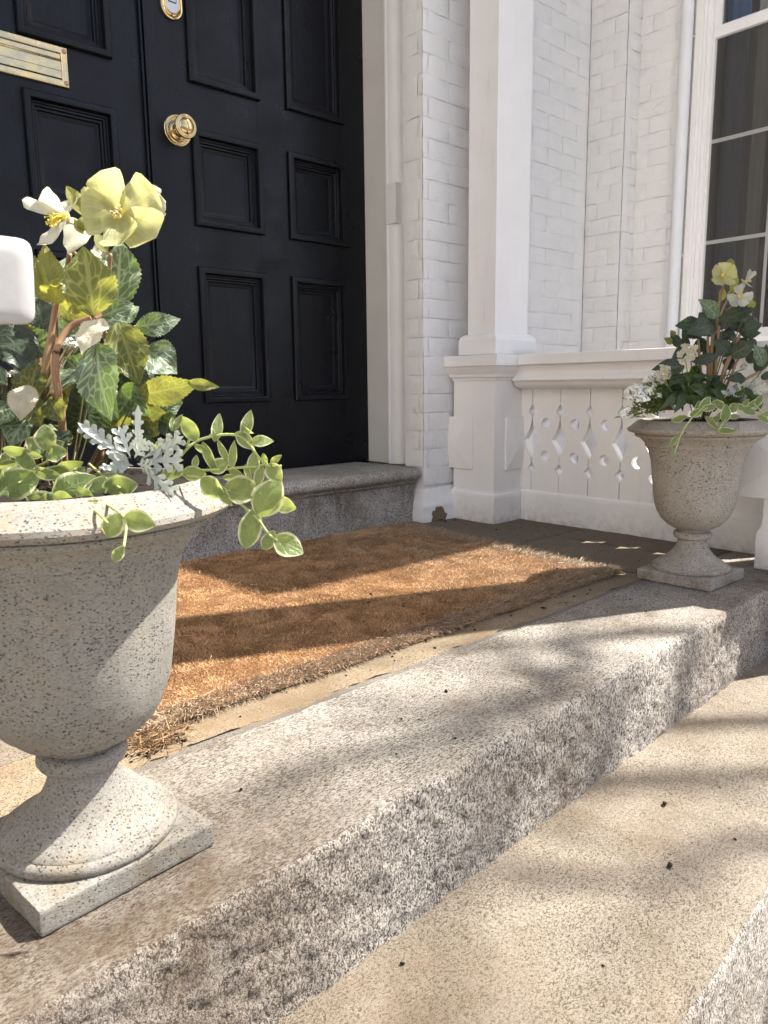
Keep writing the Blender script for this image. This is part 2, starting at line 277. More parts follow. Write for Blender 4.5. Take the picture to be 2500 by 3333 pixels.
class B:                                                      # bmesh collector
    def __init__(s): s.v = []; s.f = []
    def add(s, vs_, fs):
        o = len(s.v); s.v += [tuple(v) for v in vs_]; s.f += [tuple(i+o for i in f) for f in fs]; return s
    def box(s, a, c, bev=0.0):
        (x0, y0, z0), (x1, y1, z1) = a, c
        if bev <= 0:
            s.add([(x0, y0, z0), (x1, y0, z0), (x1, y1, z0), (x0, y1, z0), (x0, y0, z1), (x1, y0, z1), (x1, y1, z1), (x0, y1, z1)],
                  [(0, 3, 2, 1), (4, 5, 6, 7), (0, 1, 5, 4), (1, 2, 6, 5), (2, 3, 7, 6), (3, 0, 4, 7)]); return s
        bm = bmesh.new(); bmesh.ops.create_cube(bm, size=1)
        for v in bm.verts: v.co = Vector(((x0+x1)/2+v.co.x*(x1-x0), (y0+y1)/2+v.co.y*(y1-y0), (z0+z1)/2+v.co.z*(z1-z0)))
        bmesh.ops.bevel(bm, geom=bm.edges[:], offset=bev, segments=2, affect='EDGES', profile=.7)
        bm.verts.index_update(); s.add([v.co[:] for v in bm.verts], [[v.index for v in f.verts] for f in bm.faces]); bm.free(); return s
    def tube(s, pts, rad, n=8, cap=True):
        pts = [Vector(p) for p in pts]; k = len(pts); rr = rad if isinstance(rad, (list, tuple)) else [rad]*k; o = len(s.v); up = Vector((.3, .2, 1))
        for i, p in enumerate(pts):
            t = (pts[min(i+1, k-1)]-pts[max(i-1, 0)]).normalized(); a = t.cross(up)
            if a.length < 1e-3: a = t.cross(Vector((1, 0, 0)))
            a.normalize(); c = t.cross(a)
            for j in range(n):
                q = 2*math.pi*j/n; s.v.append(tuple(p+(a*math.cos(q)+c*math.sin(q))*rr[i]))
        for i in range(k-1):
            for j in range(n): s.f.append((o+i*n+j, o+i*n+(j+1) % n, o+(i+1)*n+(j+1) % n, o+(i+1)*n+j))
        if cap: s.f.append(tuple(o+j for j in range(n))[::-1]); s.f.append(tuple(o+(k-1)*n+j for j in range(n)))
        return s
    def lathe(s, prof, n=64, M4=None):
        o = len(s.v); k = len(prof); M4 = M4 or Matrix.Identity(4)
        for r, z in prof:
            for j in range(n):
                q = 2*math.pi*j/n; s.v.append(tuple(M4 @ Vector((r*math.cos(q), r*math.sin(q), z))))
        for i in range(k-1):
            for j in range(n): s.f.append((o+i*n+j, o+i*n+(j+1) % n, o+(i+1)*n+(j+1) % n, o+(i+1)*n+j))
        return s
    def sweep(s, path_fn, prof):
        """rectangular mitred frame: path_fn(corner index, inset, height) -> point"""
        o = len(s.v); k = len(prof)
        for c in range(4):
            for a, h in prof: s.v.append(tuple(path_fn(c, a, h)))
        for c in range(4):
            d = (c+1) % 4
            for i in range(k-1): s.f.append((o+c*k+i, o+d*k+i, o+d*k+i+1, o+c*k+i+1))
        return s
    def extrude(s, prof, axis, a, c, cap=True):
        """open/closed 2-D profile (p,q) extruded along axis 0/1/2 from a to c"""
        o = len(s.v); k = len(prof)
        def P(t, p, q): return {0: (t, p, q), 1: (p, t, q), 2: (p, q, t)}[axis]
        for t in (a, c): s.v += [P(t, p, q) for p, q in prof]
        for i in range(k): s.f.append((o+i, o+(i+1) % k, o+k+(i+1) % k, o+k+i))
        if cap: s.f.append(tuple(o+i for i in range(k))[::-1]); s.f.append(tuple(o+k+i for i in range(k)))
        return s
    def obj(s, name, mat, parent=None, smooth=False, local=False, ang=None):
        me = mesh(name, s.v, s.f, mat, smooth)
        bm = bmesh.new(); bm.from_mesh(me); bmesh.ops.recalc_face_normals(bm, faces=bm.faces); bm.to_mesh(me); bm.free()
        if ang: me.set_sharp_from_angle(angle=R(ang))
        return newobj(name, me, parent, local)
def smoothpath(pts, n=5):
    pts = [Vector(p) for p in pts]; out = []
    for i in range(len(pts)-1):
        p0 = pts[max(i-1, 0)]; p1 = pts[i]; p2 = pts[i+1]; p3 = pts[min(i+2, len(pts)-1)]
        for j in range(n):
            t = j/n; out.append(.5*((2*p1)+(p2-p0)*t+(2*p0-5*p1+4*p2-p3)*t*t+(3*p1-p0-3*p2+p3)*t**3))
    return out+[pts[-1]]
def struct(o): o['kind'] = 'structure'; return o
def stuff(o): o['kind'] = 'stuff'; return o
def fbm(x, y, z=0, o=4):
    return noise.fractal(Vector((x, y, z)), 1.0, 2.0, o)
# plant tables: base xyz, tip xyz, normal, width, kind, fold, curl
HELLE_NEAR=[[0.2985,0.7448,0.5696,0.2908,0.7387,0.6325,-0.3317,-0.9343,-0.1305,0.05,1,0.35,0.15],[0.3242,0.7507,0.5776,0.3404,0.7655,0.6469,-0.4709,-0.8337,0.2885,0.0441,0,0.25,0.2],[0.3028,0.7539,0.567,0.3372,0.7402,0.5834,-0.3551,-0.934,-0.0398,0.0305,0,0.25,0.3],[0.3402,0.746,0.5609,0.38,0.7254,0.5686,-0.4157,-0.8832,-0.2173,0.0241,0,0.25,0.25],[0.3024,0.7336,0.5664,0.2772,0.7282,0.5325,-0.6767,-0.4589,0.5758,0.0351,2,0.2,0.3],[0.3194,0.7383,0.5644,0.3271,0.7174,0.5035,-0.5241,-0.8237,0.2164,0.042,1,0.2,0.3],[0.2928,0.73,0.5424,0.2851,0.6934,0.4713,-0.7567,-0.544,0.3627,0.0493,0,0.2,0.25],[0.3393,0.7282,0.539,0.366,0.7119,0.5142,-0.3543,-0.9104,0.2137,0.0393,0,0.35,0.3],[0.3289,0.7272,0.4936,0.371,0.6776,0.5037,-0.6723,-0.6451,-0.3631,0.0305,1,0.2,0.3],[0.3627,0.6854,0.5047,0.3851,0.664,0.4999,-0.692,-0.7219,-0.0049,0.0117,1,0.3,0.6],[0.2662,0.8097,0.5454,0.2189,0.8241,0.5404,-0.3058,-0.8679,0.3915,0.0568,4,0.1,0.3],[0.2608,0.8145,0.4853,0.2291,0.835,0.509,-0.5165,-0.8549,0.0485,0.0434,4,0.25,0.3],[0.257,0.7971,0.454,0.2246,0.8031,0.4714,-0.0699,-0.9755,0.2084,0.0355,4,0.25,0.3],[0.3066,0.7553,0.468,0.2871,0.7938,0.4989,-0.694,-0.6309,0.3469,0.0555,4,0.15,0.3],[0.3258,0.7632,0.4589,0.3584,0.7545,0.4901,-0.5956,-0.6774,0.4318,0.0433,4,0.25,0.3],[0.3347,0.7437,0.4686,0.3613,0.7194,0.4682,-0.664,-0.7256,-0.1806,0.034,1,0.25,0.3],[0.3428,0.7543,0.4871,0.3501,0.7264,0.4543,-0.8262,-0.5072,0.2452,0.0281,1,0.25,0.3],[0.2401,0.769,0.5038,0.2264,0.7605,0.4719,-0.5782,-0.691,0.4338,0.0293,2,0.1,0.3],[0.2481,0.7853,0.4868,0.2549,0.7881,0.5263,-0.7792,-0.6011,0.1779,0.0315,1,0.3,0.3],[0.2496,0.7849,0.4913,0.247,0.767,0.4625,-0.7879,-0.4884,0.375,0.0232,1,0.25,0.3],[0.2768,0.7813,0.5831,0.2752,0.7961,0.6417,-0.4463,-0.8704,0.2081,0.0257,3,0.4,0.3],[0.2754,0.7825,0.5832,0.2614,0.7918,0.628,-0.8665,-0.4675,-0.1751,0.0232,3,0.5,0.3],[0.2856,0.8011,0.5854,0.3135,0.8007,0.6344,-0.4635,-0.8482,0.2564,0.0229,3,0.3,0.3],[0.2787,0.7794,0.5827,0.2966,0.7536,0.6007,-0.6453,-0.6848,-0.3386,0.0359,3,0.5,0.8],[0.2879,0.8129,0.586,0.3118,0.8309,0.6399,-0.5675,-0.6718,0.4761,0.0209,0,0.25,0.3],[0.2717,0.7719,0.5816,0.2742,0.7612,0.6049,-0.7607,-0.6176,-0.1997,0.0252,3,0.4,0.3],[0.2856,0.8017,0.5877,0.3079,0.7772,0.5688,-0.8079,-0.5173,-0.2822,0.024,1,0.25,0.3],[0.2801,0.827,0.557,0.2791,0.8506,0.5962,-0.6841,-0.633,0.3624,0.0322,4,0.25,0.3],[0.2745,0.8476,0.5651,0.288,0.8611,0.6178,-0.4172,-0.8491,0.3239,0.0351,4,0.25,0.3],[0.2998,0.7811,0.5541,0.2783,0.8168,0.5646,-0.6898,-0.5542,0.4659,0.0229,0,0.25,0.3],[0.3041,0.7799,0.5061,0.2869,0.8014,0.5317,-0.6626,-0.7302,0.1667,0.0401,0,0.25,0.3],[0.291,0.8043,0.5008,0.3168,0.802,0.5331,-0.2983,-0.9389,0.1716,0.0297,3,0.25,0.3],[0.2898,0.8165,0.4893,0.2969,0.8166,0.5181,-0.6626,-0.7302,0.1667,0.0162,3,0.25,0.3],[0.2847,0.817,0.4711,0.2873,0.8223,0.5047,-0.6626,-0.7302,0.1667,0.0187,3,0.25,0.3],[0.3005,0.808,0.4949,0.3203,0.8084,0.515,-0.443,-0.7763,0.4484,0.0213,3,0.25,0.3],[0.2289,0.8298,0.4258,0.2391,0.7843,0.4464,-0.7441,-0.4054,-0.5309,0.0417,4,0.25,0.3],[0.2466,0.8424,0.4309,0.2674,0.8012,0.4533,-0.6716,-0.5863,-0.4529,0.0369,4,0.25,0.3],[0.3233,0.776,0.5649,0.3592,0.7754,0.5853,-0.3441,-0.7349,0.5844,0.0369,0,0.25,0.3],[0.33,0.7878,0.5233,0.3685,0.7746,0.4988,-0.4302,-0.8796,-0.2031,0.0379,4,0.25,0.3],[0.2531,0.8688,0.5726,0.2741,0.8552,0.5963,-0.6626,-0.7302,0.1667,0.0311,0,0.25,0.3],[0.2305,0.8013,0.4871,0.2047,0.7915,0.4614,-0.3524,-0.6989,0.6224,0.0345,0,0.25,0.3],[0.2282,0.8116,0.5231,0.1986,0.804,0.4922,-0.4948,-0.6064,0.6225,0.0461,0,0.25,0.3],[0.2698,0.7834,0.4445,0.2569,0.8172,0.4816,-0.7243,-0.6156,0.3105,0.0338,4,0.25,0.3],[0.2916,0.7916,0.4476,0.3164,0.7755,0.4757,-0.4731,-0.8769,-0.0847,0.0369,4,0.25,0.3],[0.2412,0.7938,0.4365,0.2205,0.8043,0.4602,-0.3851,-0.9202,0.0706,0.0352,4,0.25,0.3],[0.3058,0.8047,0.4413,0.2912,0.8247,0.4707,-0.6626,-0.7302,0.1667,0.0315,4,0.25,0.3],[0.2837,0.8451,0.4705,0.2729,0.8766,0.5053,-0.7252,-0.6077,0.3235,0.0386,4,0.25,0.3],[0.3071,0.8397,0.4798,0.2954,0.8847,0.5103,-0.5474,-0.5625,0.6196,0.0393,4,0.25,0.3],[0.3195,0.7652,0.4424,0.3372,0.7251,0.4573,-0.8866,-0.4425,-0.1344,0.0304,4,0.25,0.3],[0.264,0.8744,0.5202,0.2933,0.8683,0.5499,-0.5128,-0.7869,0.3433,0.036,4,0.25,0.3],[0.2862,0.7475,0.4726,0.3006,0.7177,0.4594,-0.9138,-0.3545,-0.1981,0.029,4,0.25,0.3],[0.2353,0.8294,0.4491,0.2563,0.8167,0.4769,-0.6626,-0.7302,0.1667,0.0304,4,0.25,0.3],[0.2475,0.7735,0.4327,0.271,0.7582,0.4594,-0.6626,-0.7302,0.1667,0.0292,4,0.25,0.3],[0.3133,0.7632,0.4689,0.332,0.7266,0.4435,-0.8386,-0.527,0.1381,0.0314,1,0.25,0.3],[0.2784,0.7787,0.4583,0.2506,0.7733,0.4439,-0.1428,-0.8011,0.5812,0.0296,1,0.25,0.3],[0.348,0.7342,0.4801,0.3763,0.7233,0.4852,-0.3384,-0.9347,-0.1089,0.0269,0,0.25,0.3],[0.3111,0.7742,0.5088,0.3349,0.7719,0.5333,-0.4804,-0.7839,0.3933,0.0306,1,0.25,0.3],[0.2424,0.7874,0.4734,0.2223,0.7855,0.4451,-0.6193,-0.6195,0.4824,0.0313,0,0.25,0.3],[0.2562,0.7652,0.4912,0.2599,0.7432,0.4693,-0.7387,-0.533,0.4125,0.0252,1,0.25,0.3],[0.2927,0.7794,0.5182,0.2653,0.7716,0.4955,-0.4405,-0.5413,0.7162,0.0331,0,0.25,0.3],[0.3215,0.7489,0.4992,0.3347,0.7174,0.4738,-0.8452,-0.5021,0.1831,0.0357,0,0.25,0.3],[0.2465,0.8257,0.5374,0.2362,0.8564,0.5709,-0.7269,-0.6029,0.3289,0.0362,1,0.25,0.3],[0.2737,0.8137,0.5328,0.2611,0.8311,0.5588,-0.6626,-0.7302,0.1667,0.0364,0,0.25,0.3],[0.2923,0.7471,0.4951,0.3036,0.7175,0.4705,-0.7569,-0.5642,0.3299,0.0325,0,0.25,0.3],[0.3518,0.728,0.4683,0.3629,0.7012,0.4546,-0.81,-0.4943,0.3155,0.0241,4,0.25,0.3],[0.3294,0.7426,0.4429,0.3445,0.7127,0.4318,-0.817,-0.511,0.267,0.0278,4,0.25,0.3],[0.2584,0.8351,0.5659,0.2632,0.8233,0.533,-0.6626,-0.7302,0.1667,0.0316,1,0.25,0.3],[0.3574,0.8485,0.4783,0.4121,0.8632,0.5205,-0.2719,-0.7428,0.6119,0.0486,4,0.25,0.3],[0.3374,0.8534,0.5403,0.3381,0.9167,0.58,-0.7794,-0.3272,0.5343,0.0475,4,0.25,0.3],[0.3031,0.8777,0.5102,0.2927,0.9633,0.5438,-0.8598,-0.2736,0.4312,0.0546,4,0.25,0.3]]
STEM_NEAR=[[0.0042,[[0.2764,0.7815,0.5827],[0.2701,0.7812,0.5562],[0.26,0.7816,0.5181],[0.2603,0.8015,0.4863],[0.2609,0.8266,0.4186]]],[0.004,[[0.2958,0.7466,0.567],[0.2824,0.7574,0.561],[0.2695,0.7589,0.5462],[0.2619,0.7549,0.5284],[0.2618,0.7553,0.5],[0.267,0.765,0.473],[0.2736,0.7881,0.4204]]],[0.0026,[[0.3218,0.7513,0.6306],[0.3218,0.7599,0.6087],[0.3096,0.7498,0.5759],[0.3008,0.7488,0.5665]]],[0.0036,[[0.3008,0.7488,0.5665],[0.3166,0.7661,0.5548],[0.3276,0.7889,0.5185],[0.3164,0.8041,0.4207]]],[0.0035,[[0.3,0.7993,0.6346],[0.3007,0.8202,0.6089],[0.2934,0.8321,0.572],[0.2869,0.8397,0.5195],[0.2721,0.831,0.4223]]],[0.004,[[0.2729,0.8347,0.5618],[0.274,0.8377,0.5194],[0.274,0.8427,0.4214]]],[0.0042,[[0.2828,0.8341,0.5385],[0.284,0.8368,0.4952],[0.2807,0.8367,0.4213]]],[0.003,[[0.2461,0.791,0.5039],[0.2626,0.8235,0.4718],[0.2734,0.8421,0.4165]]],[0.003,[[0.3289,0.7272,0.4936],[0.3278,0.7652,0.4755],[0.3141,0.8185,0.4148]]],[0.0022,[[0.2996,0.7859,0.6342],[0.3079,0.7747,0.6181],[0.3056,0.7566,0.5894],[0.3008,0.7502,0.5666]]],[0.0022,[[0.3402,0.746,0.5609],[0.3334,0.7647,0.5553],[0.3291,0.7897,0.5281]]]]
FLOWER_NEAR=[{"c":[0.3268,0.7341,0.6653],"n":[-0.6359,-0.7716,0.018],"p":[[0.3136,0.7382,0.703,0.0393],[0.3557,0.7131,0.6882,0.0411],[0.343,0.6915,0.6392,0.0465],[0.3143,0.7005,0.6245,0.0411],[0.2962,0.7509,0.6652,0.0447]],"k":0,"s":1},{"c":[0.3636,0.7515,0.678],"n":[0.4306,-0.8839,0.1826],"p":[[0.3782,0.7397,0.6842,0.0187],[0.3725,0.7407,0.6658,0.0187],[0.3747,0.7448,0.6926,0.0187],[0.3707,0.7506,0.7019,0.0169],[0.3656,0.7457,0.6604,0.0187]],"k":1,"s":0},{"c":[0.2918,0.7797,0.666],"n":[-0.9597,0.103,-0.2615],"p":[[0.256,0.7905,0.6789,0.0136],[0.2766,0.788,0.69,0.0272],[0.3132,0.7957,0.6892,0.0362],[0.3099,0.7746,0.6439,0.0453],[0.2755,0.7699,0.636,0.0498]],"k":1,"s":2}]
BRACT_NEAR=[[0.3097,0.7712,0.6695,0.3016,0.7992,0.7003,-0.7279,-0.591,0.3476,0.0138,3,0.35,0.3],[0.3124,0.7821,0.6682,0.307,0.806,0.6914,-0.4765,-0.6656,0.5744,0.0102,3,0.25,0.3],[0.3199,0.7533,0.632,0.3133,0.7639,0.6524,-0.5317,-0.8091,0.2505,0.0119,3,0.25,0.3],[0.3005,0.7609,0.6482,0.2957,0.7688,0.6638,-0.6626,-0.7302,0.1667,0.009,3,0.25,0.3],[0.3287,0.7719,0.6286,0.3122,0.7749,0.6362,-0.2112,-0.9751,-0.0682,0.0186,2,0.25,0.3],[0.3201,0.7798,0.6288,0.327,0.7786,0.6508,-0.6626,-0.7302,0.1667,0.0122,2,0.25,0.3]]
BUD_NEAR=[[0.3009,0.7626,0.6571,0.0055]]
VINCA_NEAR_LEFT=[[0.193,0.7288,0.4104,0.2225,0.7051,0.4234,-0.6626,-0.7302,0.1667,0.0312,0,0.12,0.2],[0.231,0.7023,0.4453,0.2308,0.7079,0.4689,-0.6626,-0.7302,0.1667,0.0202,0,0.12,0.2],[0.2005,0.7306,0.4476,0.2265,0.7051,0.4396,-0.7157,-0.6768,-0.1723,0.0121,0,0.12,0.2],[0.2285,0.7034,0.4403,0.2438,0.6907,0.4452,-0.6481,-0.5884,0.4834,0.0165,0,0.12,0.2],[0.2282,0.6955,0.4042,0.2597,0.6709,0.4219,-0.6626,-0.7302,0.1667,0.0303,0,0.12,0.2],[0.2516,0.6726,0.397,0.2661,0.6653,0.423,-0.6626,-0.7302,0.1667,0.0202,0,0.12,0.2],[0.2617,0.6662,0.4091,0.2868,0.6446,0.4144,-0.6626,-0.7302,0.1667,0.0239,0,0.12,0.2],[0.2276,0.6929,0.3908,0.2114,0.7108,0.4049,-0.6626,-0.7302,0.1667,0.0275,0,0.12,0.2],[0.2255,0.6953,0.3928,0.2372,0.6865,0.4009,-0.4414,-0.8507,-0.2855,0.0129,0,0.12,0.2],[0.1939,0.7251,0.3974,0.2118,0.7087,0.3971,-0.664,-0.7256,-0.1806,0.0121,0,0.12,0.2],[0.2444,0.7328,0.4219,0.266,0.7153,0.4315,-0.5043,-0.8017,-0.3209,0.0155,0,0.12,0.2],[0.2183,0.7101,0.429,0.2374,0.6911,0.4216,-0.728,-0.6646,-0.168,0.0114,0,0.12,0.2],[0.1909,0.7261,0.3902,0.1925,0.7276,0.4031,-0.6626,-0.7302,0.1667,0.0165,0,0.12,0.2],[0.2091,0.7219,0.4443,0.221,0.7076,0.4287,-0.6626,-0.7302,0.1667,0.0147,0,0.12,0.2],[0.194,0.7329,0.4323,0.2121,0.7174,0.4362,-0.5016,-0.7075,-0.4977,0.0092,0,0.12,0.2],[0.1983,0.769,0.3977,0.2135,0.7586,0.4124,-0.3826,-0.893,-0.2371,0.0135,0,0.12,0.2],[0.2468,0.6779,0.4012,0.2554,0.6691,0.3967,-0.6626,-0.7302,0.1667,0.0073,0,0.12,0.2],[0.2422,0.7399,0.4447,0.2552,0.7295,0.4504,-0.5043,-0.8017,-0.3209,0.0116,0,0.12,0.2],[0.1953,0.7219,0.389,0.2037,0.7147,0.3908,-0.5692,-0.7476,-0.3421,0.0073,0,0.12,0.2],[0.219,0.7096,0.3998,0.2146,0.717,0.4143,-0.383,-0.8659,0.3217,0.013,0,0.12,0.2],[0.2052,0.7564,0.4296,0.2134,0.7523,0.4443,-0.6626,-0.7302,0.1667,0.0114,0,0.12,0.2],[0.252,0.7111,0.4174,0.2397,0.7247,0.4281,-0.6626,-0.7302,0.1667,0.0152,0,0.12,0.2],[0.2518,0.7113,0.4171,0.263,0.7036,0.428,-0.3826,-0.893,-0.2371,0.0114,0,0.12,0.2],[0.2416,0.6713,0.4116,0.2523,0.6595,0.4023,-0.7349,-0.678,0.0169,0.0127,0,0.12,0.2],[0.1773,0.7163,0.3829,0.192,0.7044,0.3894,-0.6626,-0.7302,0.1667,0.0162,0,0.12,0.2],[0.1902,0.7146,0.3969,0.1963,0.7126,0.4122,-0.6626,-0.7302,0.1667,0.0127,0,0.12,0.2],[0.2191,0.6961,0.4006,0.2313,0.6862,0.4061,-0.6284,-0.7779,0.0026,0.0128,0,0.12,0.2],[0.2153,0.7299,0.4136,0.2234,0.7258,0.4281,-0.284,-0.9528,-0.1073,0.0113,0,0.12,0.2],[0.255,0.6636,0.4009,0.2654,0.6535,0.3982,-0.6976,-0.6307,-0.3401,0.0109,0,0.12,0.2],[0.2245,0.7153,0.4165,0.206,0.7344,0.4264,-0.5889,-0.7403,0.3243,0.0168,0,0.12,0.2],[0.2007,0.7442,0.4183,0.2166,0.7333,0.4338,-0.6626,-0.7302,0.1667,0.015,0,0.12,0.2],[0.226,0.6846,0.4078,0.2404,0.6697,0.4001,-0.7162,-0.6979,0.004,0.0145,0,0.12,0.2],[0.2364,0.7309,0.4417,0.226,0.7434,0.4553,-0.5539,-0.7789,0.294,0.0171,0,0.12,0.2],[0.2459,0.6584,0.4021,0.2351,0.6671,0.3973,-0.6702,-0.5703,0.4749,0.0108,0,0.12,0.2],[0.1895,0.7315,0.4085,0.2019,0.7254,0.4306,-0.6626,-0.7302,0.1667,0.0202,0,0.12,0.2],[0.2825,0.6691,0.4146,0.2688,0.6832,0.4219,-0.4973,-0.7279,0.4721,0.0131,0,0.12,0.2],[0.2708,0.6575,0.4073,0.279,0.6477,0.3965,-0.7511,-0.6593,0.0343,0.011,0,0.12,0.2],[0.2393,0.6043,0.3791,0.2503,0.5989,0.3986,-0.6626,-0.7302,0.1667,0.0189,0,0.12,0.2],[0.2513,0.5972,0.3953,0.27,0.5785,0.388,-0.6626,-0.7302,0.1667,0.0189,0,0.12,0.2],[0.2353,0.5836,0.3623,0.2424,0.5801,0.3751,-0.5519,-0.8304,0.0768,0.0095,0,0.12,0.2],[0.2364,0.6396,0.4021,0.2455,0.6323,0.4062,-0.575,-0.802,-0.1616,0.0063,0,0.12,0.2]]
VINE_NEAR_LEFT=[[0.0012,[[0.2343,0.6816,0.3975],[0.2429,0.6605,0.3996],[0.2392,0.6225,0.398],[0.2391,0.6005,0.3913]]],[0.0012,[[0.2524,0.6388,0.4025],[0.2499,0.6062,0.3993],[0.2521,0.5959,0.3933],[0.2495,0.5896,0.3852],[0.2425,0.5797,0.3738]]],[0.0012,[[0.2254,0.7243,0.4291],[0.2302,0.7076,0.435],[0.2319,0.7011,0.4436]]],[0.0012,[[0.2179,0.6967,0.3986],[0.2364,0.6951,0.4051],[0.2541,0.6954,0.4169]]],[0.0012,[[0.2062,0.7117,0.4175],[0.2262,0.7227,0.4258],[0.2467,0.7187,0.4295]]],[0.0012,[[0.2722,0.6506,0.4124],[0.2709,0.6809,0.42],[0.266,0.7015,0.4309]]]]
VINCA_NEAR_RIGHT=[[0.3438,0.6353,0.4503,0.3344,0.6492,0.4739,-0.6626,-0.7302,0.1667,0.0152,0,0.12,0.2],[0.355,0.625,0.4496,0.3617,0.6249,0.4758,-0.3809,-0.9198,0.0941,0.0107,0,0.12,0.2],[0.3754,0.6073,0.4529,0.3837,0.6056,0.4786,-0.534,-0.8372,0.1179,0.0114,0,0.12,0.2],[0.3713,0.6123,0.4586,0.3815,0.5993,0.4423,-0.6626,-0.7302,0.1667,0.0133,0,0.12,0.2],[0.38,0.6024,0.4499,0.3957,0.5881,0.4496,-0.6626,-0.7302,0.1667,0.0114,0,0.12,0.2],[0.3468,0.6325,0.4499,0.3536,0.6194,0.4195,-0.7777,-0.6216,0.0937,0.0099,0,0.12,0.2],[0.3576,0.6232,0.4518,0.3635,0.6119,0.4257,-0.8692,-0.4941,0.0178,0.0072,0,0.12,0.2],[0.3638,0.6113,0.4246,0.3688,0.6128,0.4511,-0.6626,-0.7302,0.1667,0.0091,0,0.12,0.2],[0.3487,0.6246,0.4226,0.3636,0.6134,0.4329,-0.6626,-0.7302,0.1667,0.0149,0,0.12,0.2],[0.3783,0.5969,0.4195,0.3809,0.5994,0.4404,-0.6626,-0.7302,0.1667,0.0126,0,0.12,0.2],[0.329,0.6423,0.422,0.3458,0.6266,0.4198,-0.6846,-0.7289,-0.0062,0.0145,0,0.12,0.2],[0.3872,0.5934,0.4389,0.3883,0.589,0.4241,-0.7819,-0.6113,0.1219,0.0061,0,0.12,0.2],[0.3908,0.5879,0.4293,0.3999,0.5813,0.4369,-0.5961,-0.8026,0.0227,0.0065,0,0.12,0.2],[0.3887,0.5896,0.4288,0.3969,0.5786,0.4126,-0.6626,-0.7302,0.1667,0.0164,0,0.12,0.2],[0.3562,0.6142,0.4071,0.3822,0.5899,0.4037,-0.6626,-0.7302,0.1667,0.0276,0,0.12,0.2],[0.3764,0.5899,0.3807,0.3961,0.58,0.4159,-0.6626,-0.7302,0.1667,0.0314,0,0.12,0.2],[0.3417,0.6296,0.4167,0.3558,0.6125,0.3981,-0.7511,-0.6593,0.0343,0.0209,0,0.12,0.2],[0.3641,0.5943,0.3512,0.3769,0.5917,0.3907,-0.6626,-0.7302,0.1667,0.0219,0,0.12,0.2],[0.3763,0.5829,0.3498,0.3864,0.5778,0.3679,-0.6626,-0.7302,0.1667,0.0133,0,0.12,0.2],[0.3851,0.5777,0.3619,0.4036,0.5573,0.3459,-0.6626,-0.7302,0.1667,0.0229,0,0.12,0.2],[0.3893,0.5811,0.3933,0.4038,0.5666,0.3876,-0.6626,-0.7302,0.1667,0.016,0,0.12,0.2],[0.3735,0.6035,0.4287,0.3759,0.5976,0.4126,-0.8743,-0.4832,0.0451,0.0076,0,0.12,0.2],[0.3791,0.5938,0.4087,0.3856,0.5925,0.4289,-0.6626,-0.7302,0.1667,0.0099,0,0.12,0.2],[0.3613,0.6137,0.4252,0.3714,0.6025,0.4164,-0.7849,-0.6051,-0.1333,0.0076,0,0.12,0.2],[0.3405,0.6378,0.4476,0.3505,0.6266,0.4389,-0.811,-0.5139,-0.2796,0.0076,0,0.12,0.2],[0.3278,0.6522,0.4608,0.3361,0.6481,0.4756,-0.4244,-0.9053,-0.0155,0.0065,0,0.12,0.2],[0.3271,0.6527,0.4599,0.3287,0.6542,0.4732,-0.2043,-0.9691,0.1384,0.0057,0,0.12,0.2],[0.3379,0.6349,0.4249,0.3412,0.6348,0.438,-0.3809,-0.9198,0.0941,0.0065,0,0.12,0.2],[0.3151,0.654,0.4181,0.33,0.6428,0.4283,-0.5321,-0.8355,-0.1374,0.0145,0,0.12,0.2],[0.3564,0.6161,0.4164,0.3666,0.6074,0.4185,-0.5692,-0.7476,-0.3421,0.0076,0,0.12,0.2],[0.3761,0.6089,0.4627,0.3828,0.6014,0.4568,-0.8125,-0.4071,-0.4173,0.0057,0,0.12,0.2],[0.3531,0.6178,0.4105,0.3593,0.6076,0.3905,-0.9241,-0.3696,-0.097,0.0114,0,0.12,0.2],[0.3234,0.6462,0.4166,0.3307,0.6425,0.4297,-0.4244,-0.9053,-0.0155,0.0076,0,0.12,0.2],[0.313,0.6616,0.4429,0.3252,0.6524,0.4513,-0.6626,-0.7302,0.1667,0.0114,0,0.12,0.2],[0.3163,0.659,0.4446,0.3277,0.6486,0.4444,-0.6626,-0.7302,0.1667,0.0095,0,0.12,0.2]]
VINE_NEAR_RIGHT=[[0.0013,[[0.3322,0.6796,0.4182],[0.3338,0.6424,0.4418],[0.3425,0.6365,0.4501],[0.352,0.6288,0.4542],[0.3624,0.6198,0.4563],[0.3725,0.6104,0.4548],[0.3791,0.6024,0.4461],[0.384,0.5952,0.4341],[0.3895,0.5886,0.4272],[0.3984,0.5804,0.4267]]],[0.0013,[[0.336,0.6758,0.4164],[0.3323,0.6386,0.4188],[0.3434,0.6278,0.416],[0.3549,0.615,0.4056],[0.3649,0.6032,0.3935],[0.3716,0.5952,0.3849],[0.3769,0.5884,0.3763],[0.3818,0.5812,0.3643],[0.3874,0.5747,0.3582]]],[0.0013,[[0.3386,0.6733,0.4163],[0.3444,0.6287,0.4237],[0.3572,0.6172,0.4243],[0.3702,0.6058,0.4258],[0.3805,0.5966,0.4265],[0.3886,0.59,0.4298]]],[0.0013,[[0.3355,0.6417,0.4451],[0.3376,0.6413,0.4519]]],[0.0013,[[0.352,0.6288,0.4542],[0.3571,0.6255,0.4601]]],[0.0013,[[0.3701,0.6129,0.4565],[0.3756,0.6086,0.4598]]],[0.0013,[[0.369,0.6023,0.4054],[0.3599,0.6103,0.4047],[0.3549,0.615,0.4056]]],[0.0013,[[0.3694,0.5979,0.3884],[0.3701,0.5962,0.3832]]]]
